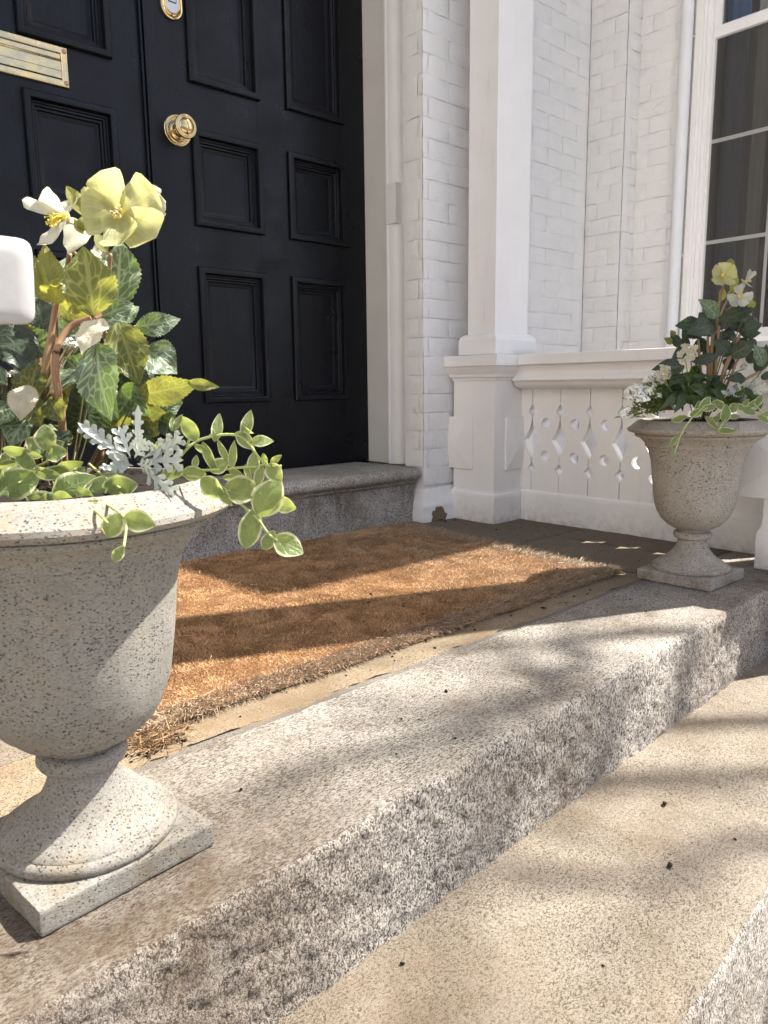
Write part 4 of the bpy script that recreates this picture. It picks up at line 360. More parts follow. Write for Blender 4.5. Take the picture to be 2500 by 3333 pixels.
NEM_LEAF_FAR=[[1.794,0.914,0.4681,1.8041,0.874,0.4528,-0.8347,-0.3672,0.4105,0.0126,4,0.25,0.4],[1.7076,0.8685,0.459,1.6643,0.8738,0.4302,-0.1835,-0.9785,0.0944,0.0159,4,0.25,0.4],[1.7984,0.8892,0.459,1.778,0.8744,0.4335,-0.5391,-0.4679,0.7003,0.0135,4,0.25,0.4],[1.8277,0.8911,0.4618,1.8167,0.878,0.4805,-0.7294,-0.2764,-0.6257,0.0206,4,0.25,0.4],[1.7433,0.8495,0.4571,1.6923,0.8661,0.4472,-0.3542,-0.7772,0.5202,0.0203,4,0.25,0.4],[1.787,0.8116,0.5041,1.7538,0.8173,0.5168,-0.2759,-0.9064,-0.3199,0.0123,4,0.25,0.4],[1.7501,0.8693,0.4829,1.7614,0.8307,0.4793,-0.9346,-0.2526,-0.2505,0.0147,4,0.25,0.4],[1.8097,0.9131,0.4916,1.7812,0.9062,0.4679,-0.505,-0.4463,0.7388,0.0125,4,0.25,0.4],[1.763,0.8577,0.4651,1.7763,0.8182,0.4646,-0.5331,-0.1896,0.8245,0.0172,4,0.25,0.4],[1.8342,0.8758,0.4554,1.8287,0.8593,0.4814,-0.8597,-0.3302,-0.3898,0.0212,4,0.25,0.4],[1.7412,0.8467,0.5007,1.6886,0.8653,0.4928,-0.3397,-0.6891,0.6401,0.0184,4,0.25,0.4],[1.79,0.8682,0.4571,1.7937,0.8397,0.4666,-0.9807,-0.0641,0.1849,0.0206,4,0.25,0.4],[1.75,0.8608,0.4596,1.7049,0.8722,0.4499,-0.1555,-0.9204,-0.3588,0.0135,4,0.25,0.4],[1.8469,0.8721,0.452,1.8404,0.8537,0.4657,-0.8683,-0.0614,-0.4921,0.0174,4,0.25,0.4],[1.8032,0.8448,0.509,1.7524,0.8586,0.4879,-0.1249,-0.9406,-0.3158,0.0158,4,0.25,0.4],[1.8083,0.8775,0.4904,1.798,0.8543,0.4681,-0.7368,-0.2711,0.6194,0.021,4,0.25,0.4],[1.735,0.8515,0.4697,1.7382,0.824,0.4816,-0.9848,-0.0388,0.169,0.0193,4,0.25,0.4],[1.7802,0.8367,0.4908,1.753,0.8272,0.4611,0.0045,-0.9535,0.3013,0.0155,4,0.25,0.4],[1.8574,0.843,0.5013,1.8599,0.8152,0.5096,-0.985,-0.0382,0.1684,0.0203,4,0.25,0.4],[1.7703,0.8531,0.4759,1.7302,0.8555,0.4465,-0.1929,-0.9634,0.1863,0.0183,4,0.25,0.4],[1.719,0.8928,0.4919,1.6996,0.8756,0.459,-0.659,-0.4322,0.6155,0.0204,4,0.25,0.4],[1.7708,0.8701,0.4868,1.7543,0.8636,0.5123,-0.2388,-0.8923,-0.3831,0.0194,4,0.25,0.4],[1.7995,0.8813,0.4679,1.7642,0.8906,0.4886,-0.3945,-0.8757,-0.2785,0.0199,4,0.25,0.4],[1.8033,0.8465,0.4759,1.8181,0.8036,0.4665,-0.5999,-0.3621,0.7135,0.0169,4,0.25,0.4],[1.7577,0.9116,0.4657,1.7633,0.8759,0.4513,-0.9772,-0.1897,0.0951,0.0188,4,0.25,0.4],[1.8093,0.8588,0.4838,1.7723,0.8591,0.4581,-0.4245,-0.6767,0.6015,0.0192,4,0.25,0.4],[1.804,0.8337,0.4735,1.8068,0.8037,0.4733,-0.7774,-0.0776,0.6242,0.0179,4,0.25,0.4],[1.7222,0.8611,0.5234,1.6795,0.8725,0.5236,-0.2574,-0.961,-0.1014,0.0128,4,0.25,0.4],[1.7484,0.8971,0.514,1.7383,0.8821,0.5283,-0.4343,-0.4516,-0.7794,0.0154,4,0.25,0.4],[1.7371,0.8672,0.4613,1.744,0.8326,0.4575,-0.6051,-0.2053,0.7693,0.0155,4,0.25,0.4],[1.7786,0.881,0.4657,1.7454,0.8862,0.4766,-0.1356,-0.9891,0.0581,0.0129,4,0.25,0.4],[1.7918,0.8968,0.456,1.7806,0.8733,0.4285,-0.4317,-0.5903,0.682,0.0182,4,0.25,0.4],[1.8564,0.8737,0.5165,1.8088,0.885,0.4966,-0.3861,-0.7899,0.4764,0.0215,4,0.25,0.4],[1.8582,0.854,0.4807,1.8605,0.8287,0.4993,-0.9553,-0.2269,-0.1897,0.0158,4,0.25,0.4],[1.8213,0.8849,0.4543,1.7771,0.9022,0.475,-0.4743,-0.8181,-0.3254,0.0179,4,0.25,0.4],[1.7726,0.8397,0.4551,1.7254,0.8545,0.4527,-0.3038,-0.9335,0.1903,0.0208,4,0.25,0.4],[1.7536,0.8673,0.5178,1.7116,0.8731,0.4964,-0.4463,-0.5094,0.7357,0.0189,4,0.25,0.4],[1.855,0.8739,0.5262,1.8089,0.8864,0.5174,-0.2373,-0.9633,-0.1254,0.0197,4,0.25,0.4],[1.7697,0.8656,0.4544,1.7449,0.8662,0.4784,-0.1974,-0.9637,-0.1798,0.0179,4,0.25,0.4],[1.7673,0.8456,0.4724,1.7736,0.8163,0.489,-0.983,-0.1643,0.0821,0.0167,4,0.25,0.4],[1.7803,0.8822,0.4929,1.7422,0.894,0.5129,-0.4471,-0.8128,-0.3735,0.0124,4,0.25,0.4],[1.8098,0.8486,0.493,1.8178,0.8093,0.4722,-0.975,-0.2183,0.0417,0.0121,4,0.25,0.4],[1.7938,0.9142,0.4747,1.7518,0.9195,0.4512,-0.2663,-0.9261,0.2671,0.0159,4,0.25,0.4],[1.8236,0.8722,0.4634,1.8148,0.8572,0.4825,-0.1912,-0.7263,-0.6602,0.0128,4,0.25,0.4],[1.7337,0.86,0.5059,1.7163,0.8402,0.4702,-0.6004,-0.539,0.5907,0.016,4,0.25,0.4],[1.765,0.8948,0.4906,1.7363,0.897,0.5059,-0.4013,-0.6306,-0.6643,0.0195,4,0.25,0.4],[1.8048,0.8742,0.4682,1.7716,0.8723,0.4478,-0.5081,-0.1808,0.8421,0.0213,4,0.25,0.4],[1.7865,0.8166,0.4752,1.7992,0.7789,0.4806,-0.7611,-0.3363,-0.5546,0.0176,4,0.25,0.4],[1.7892,0.88,0.5055,1.788,0.8503,0.4904,-0.386,-0.4042,0.8292,0.0159,4,0.25,0.4],[1.7525,0.8729,0.4815,1.7546,0.844,0.4831,-0.6423,-0.0055,0.7664,0.0125,4,0.25,0.4],[1.7225,0.8863,0.4633,1.7233,0.8617,0.4786,-0.947,-0.1906,-0.2586,0.0173,4,0.25,0.4],[1.7786,0.8918,0.4577,1.7452,0.8973,0.4689,-0.0983,-0.9782,0.183,0.0135,4,0.25,0.4],[1.7778,0.8719,0.4864,1.7607,0.8662,0.5132,-0.6868,-0.4845,-0.5418,0.0132,4,0.25,0.4],[1.7118,0.873,0.5138,1.6816,0.8658,0.4823,0.0497,-0.9832,0.1756,0.0177,4,0.25,0.4],[1.8493,0.8684,0.5177,1.8065,0.876,0.5008,-0.2146,-0.9709,0.1061,0.0168,4,0.25,0.4],[1.8265,0.8902,0.4729,1.8296,0.8606,0.4761,-0.8466,-0.0328,0.5312,0.0187,4,0.25,0.4],[1.811,0.8949,0.5188,1.8218,0.8555,0.5089,-0.9473,-0.2922,0.1316,0.0135,4,0.25,0.4],[1.7575,0.8742,0.5026,1.7159,0.8801,0.483,-0.4223,-0.5194,0.7429,0.0131,4,0.25,0.4],[1.828,0.875,0.4787,1.8141,0.8536,0.4499,-0.6589,-0.4161,0.6267,0.0171,4,0.25,0.4],[1.7148,0.8844,0.4984,1.7135,0.8598,0.5054,-0.7803,-0.1311,-0.6115,0.0121,4,0.25,0.4],[1.7589,0.8832,0.4918,1.738,0.8696,0.4688,-0.4935,-0.4733,0.7297,0.0201,4,0.25,0.4],[1.7459,0.887,0.5198,1.7412,0.8669,0.5332,-0.4666,-0.4131,-0.7821,0.0154,4,0.25,0.4],[1.7554,0.8452,0.5152,1.7374,0.8385,0.5341,-0.5119,-0.5306,-0.6756,0.0143,4,0.25,0.4],[1.7889,0.8812,0.4586,1.7474,0.8964,0.4803,-0.3682,-0.9282,-0.0531,0.0184,4,0.25,0.4],[1.7524,0.8544,0.458,1.7576,0.8259,0.4738,-0.8017,-0.3951,-0.4485,0.0179,4,0.25,0.4],[1.7715,0.8492,0.4973,1.7766,0.8153,0.4889,-0.716,-0.2667,0.6451,0.0161,4,0.25,0.4],[1.7354,0.8473,0.5218,1.7171,0.83,0.4933,-0.8545,0.0566,0.5164,0.0165,4,0.25,0.4],[1.7315,0.8474,0.4891,1.7008,0.8508,0.5019,-0.1463,-0.9851,-0.0903,0.0197,4,0.25,0.4],[1.7397,0.8427,0.5087,1.7455,0.8108,0.512,-0.9512,-0.1436,0.273,0.0139,4,0.25,0.4],[1.8278,0.8991,0.5046,1.8293,0.8709,0.5066,-0.9879,-0.0385,0.1504,0.014,4,0.25,0.4],[1.764,0.8961,0.5211,1.7377,0.896,0.5363,-0.0468,-0.9951,-0.0871,0.0205,4,0.25,0.4],[1.7951,0.8544,0.4636,1.7819,0.8425,0.4791,-0.2654,-0.6413,-0.7199,0.0165,4,0.25,0.4],[1.7484,0.8855,0.474,1.7489,0.8539,0.4576,-0.4881,-0.4082,0.7715,0.0195,4,0.25,0.4],[1.8333,0.8672,0.5183,1.8069,0.8673,0.5336,-0.2619,-0.8552,-0.4473,0.0198,4,0.25,0.4],[1.7952,0.8703,0.5088,1.8005,0.84,0.5175,-0.7924,0.0347,0.609,0.0143,4,0.25,0.4],[1.76,0.8508,0.4757,1.7631,0.8211,0.4782,-0.7141,-0.015,0.6999,0.0152,4,0.25,0.4],[1.7754,0.8914,0.4717,1.7208,0.9102,0.4572,-0.3891,-0.843,0.3714,0.0191,4,0.25,0.4],[1.8373,0.8856,0.4941,1.8267,0.8606,0.4625,-0.8176,-0.2856,0.4999,0.0192,4,0.25,0.4],[1.7392,0.8574,0.4989,1.7354,0.8358,0.5093,-0.8299,-0.1186,-0.5452,0.0141,4,0.25,0.4],[1.827,0.8376,0.5053,1.8384,0.8016,0.5128,-0.7165,-0.0825,0.6926,0.0123,4,0.25,0.4],[1.7602,0.8397,0.4641,1.7673,0.8029,0.4513,-0.7561,-0.3413,0.5585,0.0157,4,0.25,0.4],[1.8306,0.8743,0.5024,1.8412,0.8368,0.5001,-0.6106,-0.2185,0.7612,0.019,4,0.25,0.4],[1.7944,0.896,0.4746,1.7415,0.9184,0.4827,-0.4065,-0.9,-0.1575,0.0133,4,0.25,0.4],[1.7656,0.8655,0.4599,1.7197,0.8805,0.4631,-0.1605,-0.6505,0.7423,0.019,4,0.25,0.4],[1.7112,0.9171,0.4841,1.7208,0.8843,0.499,-0.5782,-0.4719,-0.6656,0.0124,4,0.25,0.4],[1.8114,0.9052,0.5252,1.7641,0.917,0.5088,-0.2071,-0.9731,-0.101,0.0159,4,0.25,0.4],[1.7473,0.8579,0.4859,1.7101,0.8689,0.506,-0.4479,-0.8058,-0.3874,0.015,4,0.25,0.4],[1.8014,0.8583,0.4542,1.7964,0.8284,0.4231,-0.1994,-0.6895,0.6963,0.0158,4,0.25,0.4],[1.8188,0.8736,0.5242,1.8117,0.8558,0.5382,-0.9401,0.1286,-0.3157,0.0205,4,0.25,0.4],[1.7916,0.9073,0.468,1.7606,0.9134,0.4916,-0.0285,-0.9761,0.2155,0.0181,4,0.25,0.4],[1.7639,0.8659,0.4894,1.7224,0.8728,0.4747,-0.0384,-0.9424,-0.3322,0.0148,4,0.25,0.4],[1.8041,0.8801,0.504,1.765,0.8915,0.5183,0.0224,-0.7516,0.6592,0.0158,4,0.25,0.4],[1.8293,0.8651,0.4752,1.7916,0.8655,0.4474,-0.4197,-0.7174,0.556,0.0156,4,0.25,0.4],[1.8112,0.8746,0.5006,1.76,0.8894,0.4821,-0.4157,-0.4418,0.795,0.015,4,0.25,0.4],[1.8121,0.881,0.5067,1.7848,0.8729,0.4826,-0.6369,-0.1197,0.7616,0.0184,4,0.25,0.4],[1.7705,0.8273,0.4655,1.7446,0.8163,0.4342,-0.7298,-0.1658,0.6632,0.0164,4,0.25,0.4],[1.7487,0.885,0.5096,1.7571,0.8479,0.5007,-0.8222,-0.3022,0.4824,0.0119,4,0.25,0.4],[1.7765,0.8476,0.4609,1.78,0.8127,0.4418,-0.9474,-0.2214,0.231,0.0129,4,0.25,0.4],[1.8493,0.8625,0.4854,1.8199,0.8552,0.4568,-0.1703,-0.8996,0.4022,0.0143,4,0.25,0.4],[1.7998,0.8836,0.4604,1.7985,0.8623,0.482,-0.9918,0.1161,0.053,0.0143,4,0.25,0.4],[1.8336,0.8527,0.4846,1.8266,0.8241,0.4516,-0.5727,-0.5556,0.6027,0.016,4,0.25,0.4],[1.7242,0.8534,0.4571,1.7144,0.8381,0.4713,-0.4702,-0.423,-0.7746,0.0167,4,0.25,0.4],[1.808,0.8756,0.4829,1.7653,0.8807,0.4555,-0.3529,-0.8491,0.3929,0.0127,4,0.25,0.4],[1.8264,0.873,0.4647,1.8308,0.8392,0.454,-0.9737,-0.0553,-0.2211,0.0183,4,0.25,0.4],[1.7466,0.8467,0.4657,1.7053,0.8568,0.4656,-0.212,-0.876,-0.4331,0.0132,4,0.25,0.4],[1.8439,0.8548,0.5154,1.8048,0.8589,0.4975,-0.396,-0.5383,0.7439,0.019,4,0.25,0.4],[1.8364,0.8796,0.4577,1.8457,0.8411,0.4456,-0.469,-0.3642,0.8046,0.0133,4,0.25,0.4],[1.748,0.8998,0.4728,1.7534,0.8695,0.4815,-0.8421,0.0058,0.5393,0.0155,4,0.25,0.4],[1.7855,0.8608,0.4829,1.7457,0.8736,0.5005,0.0012,-0.8077,0.5895,0.0208,4,0.25,0.4],[1.8078,0.836,0.4734,1.7835,0.8344,0.49,0.0689,-0.9976,0.0094,0.0152,4,0.25,0.4],[1.7908,0.8511,0.4592,1.7539,0.8601,0.472,-0.0739,-0.9029,0.4234,0.0184,4,0.25,0.4],[1.715,0.8622,0.5023,1.7087,0.8347,0.4767,-0.3325,-0.601,0.7268,0.0154,4,0.25,0.4],[1.7249,0.8547,0.4786,1.728,0.8259,0.4848,-0.729,-0.218,-0.6488,0.016,4,0.25,0.4],[1.786,0.9022,0.4579,1.7904,0.873,0.4676,-0.8618,-0.273,-0.4276,0.0122,4,0.25,0.4],[1.7693,0.8739,0.5005,1.774,0.8418,0.4985,-0.9601,-0.1554,0.2326,0.0155,4,0.25,0.4],[1.7438,0.8308,0.4562,1.699,0.8455,0.4624,-0.1161,-0.665,0.7378,0.0142,4,0.25,0.4],[1.7701,0.8579,0.4765,1.7286,0.8672,0.4723,-0.2305,-0.9628,0.141,0.019,4,0.25,0.4],[1.7956,0.9186,0.5261,1.776,0.9021,0.4959,-0.8197,-0.0657,0.569,0.02,4,0.25,0.4],[1.7727,0.7895,0.4328,1.7359,0.8012,0.458,-0.4022,-0.9,-0.168,0.0243,4,0.25,0.4],[1.857,0.7378,0.4312,1.8545,0.7167,0.449,-0.9714,-0.0749,-0.2253,0.0209,4,0.25,0.4],[1.7972,0.76,0.4679,1.7971,0.7363,0.4834,-0.5972,-0.4367,-0.6728,0.0195,4,0.25,0.4],[1.959,0.7939,0.4619,1.971,0.758,0.4725,-0.8553,-0.1403,0.4988,0.0237,4,0.25,0.4],[1.7629,0.8066,0.436,1.728,0.8128,0.4444,-0.2295,-0.9367,-0.2644,0.0202,4,0.25,0.4],[1.8742,0.7787,0.4561,1.8423,0.7837,0.4714,-0.0762,-0.983,0.1669,0.0274,4,0.25,0.4],[1.7782,0.838,0.4687,1.7524,0.8389,0.4901,-0.186,-0.9653,-0.1833,0.0211,4,0.25,0.4],[1.9031,0.7591,0.4612,1.8809,0.7567,0.4822,-0.5347,-0.5649,-0.6285,0.0245,4,0.25,0.4],[1.8265,0.7986,0.4432,1.8368,0.7639,0.4525,-0.944,-0.311,-0.1098,0.0215,4,0.25,0.4],[1.8596,0.7677,0.4696,1.841,0.7611,0.4869,-0.5684,-0.3501,-0.7446,0.0196,4,0.25,0.4],[1.7999,0.8153,0.4543,1.7706,0.8213,0.484,-0.1823,-0.983,0.0194,0.0218,4,0.25,0.4],[1.8371,0.735,0.4337,1.796,0.7467,0.4416,-0.3241,-0.8228,-0.4669,0.0261,4,0.25,0.4],[1.8994,0.8355,0.4396,1.8803,0.831,0.4639,-0.3005,-0.8678,-0.3958,0.0199,4,0.25,0.4],[1.8914,0.775,0.4657,1.8833,0.7603,0.4889,-0.6943,-0.4733,-0.5422,0.0182,4,0.25,0.4],[1.8637,0.8832,0.4682,1.8543,0.8685,0.4864,-0.7925,-0.2069,-0.5737,0.0195,4,0.25,0.4],[1.8923,0.7807,0.4402,1.8933,0.7582,0.4656,-0.7313,-0.5248,-0.4357,0.0205,4,0.25,0.4],[1.8741,0.8576,0.4604,1.8344,0.8697,0.4753,-0.4084,-0.7978,-0.4435,0.0184,4,0.25,0.4],[1.7226,0.816,0.4444,1.7022,0.8109,0.4609,-0.1427,-0.8822,-0.4487,0.0245,4,0.25,0.4],[1.9208,0.781,0.4693,1.8978,0.7788,0.488,-0.0955,-0.9677,-0.2331,0.0234,4,0.25,0.4],[1.8358,0.8421,0.4321,1.833,0.8196,0.4424,-0.9342,0.2373,0.2664,0.017,4,0.25,0.4],[1.7714,0.7777,0.4472,1.7284,0.7929,0.4631,-0.138,-0.8743,0.4653,0.0225,4,0.25,0.4],[1.7238,0.8062,0.4439,1.7187,0.7874,0.4611,-0.7878,-0.2856,-0.5457,0.0237,4,0.25,0.4],[1.8507,0.7469,0.453,1.8477,0.7252,0.4659,-0.9921,0.1197,-0.0365,0.0265,4,0.25,0.4],[1.8143,0.8547,0.4578,1.8182,0.8264,0.4693,-0.9491,-0.0028,0.315,0.0237,4,0.25,0.4],[1.8121,0.8454,0.4521,1.7832,0.8493,0.4742,-0.5021,-0.6767,-0.5385,0.0267,4,0.25,0.4],[1.8241,0.8308,0.4518,1.8049,0.8281,0.4837,-0.5366,-0.7506,-0.3857,0.0237,4,0.25,0.4],[1.8352,0.7567,0.4381,1.8261,0.7413,0.4541,-0.1812,-0.6544,-0.7341,0.0195,4,0.25,0.4],[1.7572,0.8004,0.4481,1.7292,0.8054,0.4781,-0.5149,-0.7813,-0.3527,0.0241,4,0.25,0.4],[1.7296,0.8119,0.4486,1.6912,0.8233,0.4656,-0.3456,-0.9242,-0.1626,0.0263,4,0.25,0.4],[1.8301,0.7768,0.4426,1.826,0.7575,0.4618,-0.9886,0.0999,-0.1128,0.0166,4,0.25,0.4],[1.8364,0.7683,0.4554,1.8022,0.7745,0.4664,0.0282,-0.831,0.5556,0.0175,4,0.25,0.4],[1.8599,0.7658,0.4348,1.8412,0.7597,0.4536,-0.6055,-0.3477,-0.7159,0.0182,4,0.25,0.4],[1.9167,0.8259,0.4586,1.9212,0.7976,0.4727,-0.9737,-0.2055,-0.0983,0.0279,4,0.25,0.4],[1.734,0.8137,0.4429,1.7376,0.7862,0.4569,-0.949,-0.233,-0.2124,0.0265,4,0.25,0.4],[1.8252,0.8058,0.4612,1.8044,0.8046,0.4938,-0.4348,-0.8468,-0.3065,0.018,4,0.25,0.4],[1.8627,0.7496,0.4562,1.8344,0.7547,0.4862,-0.3571,-0.9168,-0.1786,0.025,4,0.25,0.4],[1.7951,0.8384,0.4708,1.7534,0.8514,0.4821,-0.2541,-0.9536,0.1614,0.0265,4,0.25,0.4],[1.8387,0.8021,0.4605,1.8076,0.8069,0.4779,-0.1509,-0.9885,0.0036,0.0247,4,0.25,0.4],[1.743,0.8145,0.4656,1.7121,0.8208,0.4905,-0.5513,-0.6535,-0.5186,0.0267,4,0.25,0.4],[1.8599,0.864,0.4682,1.8474,0.8543,0.4957,-0.3074,-0.8445,-0.4386,0.0181,4,0.25,0.4],[1.7305,0.8121,0.4506,1.7265,0.7925,0.4684,-0.9869,0.0764,-0.142,0.0234,4,0.25,0.4],[1.871,0.7759,0.4577,1.8469,0.7765,0.4846,0.0701,-0.994,0.0842,0.0261,4,0.25,0.4],[1.8062,0.8208,0.459,1.7713,0.8278,0.4704,0.033,-0.8057,0.5914,0.0205,4,0.25,0.4],[1.725,0.8059,0.4478,1.6901,0.8154,0.4704,-0.4289,-0.8493,-0.3077,0.0258,4,0.25,0.4],[1.9085,0.777,0.4432,1.898,0.7661,0.4738,-0.3298,-0.848,-0.415,0.02,4,0.25,0.4],[1.7897,0.7789,0.4442,1.764,0.7813,0.4725,-0.695,-0.4019,-0.5963,0.021,4,0.25,0.4],[1.879,0.774,0.4393,1.8458,0.7795,0.4515,-0.318,-0.8051,-0.5007,0.0214,4,0.25,0.4],[1.8551,0.854,0.4303,1.8193,0.8623,0.4444,-0.2858,-0.9436,-0.1672,0.0241,4,0.25,0.4],[1.8839,0.7997,0.4619,1.8749,0.7837,0.4763,-0.3945,-0.4835,-0.7814,0.0229,4,0.25,0.4],[1.8234,0.7945,0.4546,1.8205,0.7755,0.4798,-0.5112,-0.6571,-0.554,0.0226,4,0.25,0.4],[1.8865,0.8306,0.4421,1.8879,0.8041,0.4518,-0.8836,0.1166,0.4536,0.0179,4,0.25,0.4],[1.7767,0.8474,0.4415,1.7802,0.8199,0.4547,-0.9762,-0.1805,-0.1199,0.0251,4,0.25,0.4],[1.8658,0.8113,0.4708,1.8266,0.8245,0.4931,-0.2663,-0.9585,0.1014,0.0259,4,0.25,0.4],[1.9239,0.8038,0.4343,1.9,0.8021,0.4517,-0.3754,-0.7177,-0.5866,0.0284,4,0.25,0.4],[1.7329,0.8197,0.4602,1.7344,0.7936,0.4718,-0.8811,0.1492,0.4487,0.0177,4,0.25,0.4],[1.7843,0.789,0.4609,1.7533,0.7941,0.4802,0.043,-0.9458,0.3217,0.0263,4,0.25,0.4],[1.8508,0.779,0.4631,1.8393,0.7674,0.4864,-0.578,-0.5799,-0.5742,0.0158,4,0.25,0.4],[1.9119,0.7913,0.4416,1.8694,0.8067,0.4599,-0.0828,-0.8491,0.5217,0.0266,4,0.25,0.4],[1.9349,0.7977,0.4529,1.9055,0.8031,0.4795,-0.3864,-0.8884,-0.2478,0.025,4,0.25,0.4],[1.8482,0.8543,0.4582,1.8491,0.8314,0.4812,-0.8375,-0.4026,-0.3696,0.0184,4,0.25,0.4],[1.7264,0.8285,0.4932,1.722,0.7977,0.4608,-0.6914,-0.4744,0.5449,0.0311,4,0.25,0.3],[1.72,0.8564,0.4703,1.6441,0.8626,0.4355,-0.3145,-0.7738,0.5499,0.025,4,0.25,0.3],[1.7223,0.8415,0.4741,1.669,0.8387,0.4295,-0.3685,-0.7895,0.4908,0.0267,4,0.25,0.3]]
ALYS_FAR=[[1.6642,0.9495,0.4759,0.0153420205553888],[1.6592,0.9246,0.4673,0.014489686080089425],[1.6194,0.9379,0.4273,0.011080348178891912],[1.7252,0.941,0.5014,0.014489686080089425],[1.6966,0.9353,0.4825,0.01278501712949067],[1.7353,0.9283,0.486,0.01278501712949067],[1.6867,0.9142,0.4708,0.0153420205553888],[1.7628,0.9353,0.506,0.011080348178891912],[1.6578,0.9233,0.4557,0.011080348178891912],[1.8038,0.9264,0.5098,0.011080348178891912],[1.9687,0.8093,0.5324,0.01278501712949067],[1.6991,0.9015,0.4647,0.01278501712949067],[1.6915,0.9545,0.4866,0.011080348178891912],[1.6408,0.9397,0.4598,0.010228013703592536],[1.6589,0.909,0.4577,0.01278501712949067],[1.7642,0.9497,0.5143,0.010228013703592536],[1.7704,0.9256,0.4937,0.011932682654191293],[1.6811,0.9074,0.4787,0.011080348178891912],[1.6256,0.9341,0.435,0.008523344752993779],[1.6164,0.9389,0.4196,0.008523344752993779],[1.6624,0.9313,0.479,0.01278501712949067]]
ALYS_FAR_BASE=[1.7306,0.893,0.4324]
DUSTY_FAR=[[1.8568,0.7592,0.4681,1.8323,0.7484,0.5032,-0.2552,-0.8599,-0.4421,0.0317,0,0.2,0.3],[1.8532,0.7611,0.4622,1.7955,0.7768,0.4814,-0.2544,-0.9668,0.0235,0.0299,0,0.2,0.3],[1.8583,0.7551,0.4563,1.8145,0.7518,0.4476,-0.0109,-0.9169,0.399,0.0226,0,0.2,0.3],[1.8476,0.7667,0.4643,1.7807,0.7885,0.4739,-0.2174,-0.8664,0.4495,0.0226,0,0.2,0.3],[1.8622,0.7534,0.464,1.8656,0.7145,0.4872,-0.9487,-0.2184,-0.2285,0.0317,0,0.2,0.3],[1.8583,0.7551,0.4563,1.8606,0.7098,0.4468,-0.9684,-0.097,0.2299,0.0272,0,0.2,0.3],[1.8627,0.7538,0.468,1.8535,0.7299,0.5067,-0.7006,-0.521,-0.4875,0.0272,0,0.2,0.3],[1.8564,0.7587,0.4641,1.8103,0.7667,0.4958,-0.2708,-0.9501,-0.1547,0.0208,0,0.2,0.3],[1.8579,0.7547,0.4524,1.8412,0.7235,0.4298,-0.5414,-0.2841,0.7913,0.0226,0,0.2,0.3],[1.8632,0.7543,0.4719,1.8435,0.7364,0.4953,-0.0812,-0.759,-0.6461,0.0226,0,0.2,0.3],[1.8579,0.7547,0.4524,1.8212,0.7475,0.4552,0.2018,-0.9631,0.1778,0.0317,0,0.2,0.3]]
VINCA_FAR=[[1.6315,0.8278,0.4128,1.6604,0.8037,0.4223,-0.5972,-0.7839,-0.1701,0.0173,0,0.12,0.2],[1.6637,0.801,0.4238,1.6886,0.781,0.4349,-0.6626,-0.7302,0.1667,0.0194,0,0.12,0.2],[1.7186,0.7474,0.4067,1.7295,0.7472,0.4497,-0.6626,-0.7302,0.1667,0.0264,0,0.12,0.2],[1.6892,0.7778,0.423,1.7095,0.7518,0.3902,-0.8306,-0.5512,-0.0789,0.0125,0,0.12,0.2],[1.7038,0.7573,0.3918,1.7376,0.7257,0.3873,-0.6859,-0.7054,-0.1789,0.0153,0,0.12,0.2],[1.681,0.7878,0.4345,1.705,0.7733,0.4661,-0.6626,-0.7302,0.1667,0.0215,0,0.12,0.2],[1.6834,0.7865,0.4383,1.715,0.7594,0.445,-0.6195,-0.765,-0.1761,0.0173,0,0.12,0.2],[1.7082,0.7682,0.4571,1.7247,0.7483,0.4353,-0.6626,-0.7302,0.1667,0.018,0,0.12,0.2],[1.7332,0.7393,0.4295,1.7452,0.7333,0.451,-0.6626,-0.7302,0.1667,0.0208,0,0.12,0.2],[1.7419,0.735,0.4452,1.7584,0.718,0.4364,-0.6626,-0.7302,0.1667,0.016,0,0.12,0.2],[1.7534,0.7228,0.4375,1.7754,0.7001,0.4258,-0.6626,-0.7302,0.1667,0.0229,0,0.12,0.2],[1.761,0.7162,0.4389,1.7935,0.6918,0.4613,-0.6065,-0.7949,0.0149,0.016,0,0.12,0.2],[1.7282,0.7419,0.4211,1.7488,0.7231,0.4207,-0.664,-0.7256,-0.1806,0.0125,0,0.12,0.2],[1.7773,0.6973,0.4209,1.7945,0.6783,0.406,-0.6626,-0.7302,0.1667,0.0139,0,0.12,0.2],[1.7754,0.7034,0.4401,1.7914,0.6954,0.4688,-0.6626,-0.7302,0.1667,0.0173,0,0.12,0.2],[1.6942,0.7686,0.4028,1.7187,0.7518,0.4266,-0.4918,-0.8644,-0.1043,0.0208,0,0.12,0.2],[1.7806,0.6941,0.4197,1.8023,0.6765,0.4293,-0.575,-0.802,-0.1616,0.0139,0,0.12,0.2],[1.6725,0.7951,0.4324,1.6865,0.7881,0.4575,-0.284,-0.9528,-0.1073,0.0139,0,0.12,0.2],[1.753,0.7244,0.4432,1.7694,0.7132,0.459,-0.4918,-0.8644,-0.1043,0.0139,0,0.12,0.2],[1.5845,0.8033,0.359,1.6007,0.7943,0.3837,-0.6626,-0.7302,0.1667,0.0135,0,0.12,0.2],[1.5718,0.8132,0.3514,1.5866,0.8016,0.3597,-0.5533,-0.8192,-0.1507,0.0081,0,0.12,0.2],[1.586,0.797,0.3372,1.5901,0.797,0.3532,-0.6626,-0.7302,0.1667,0.0061,0,0.12,0.2]]
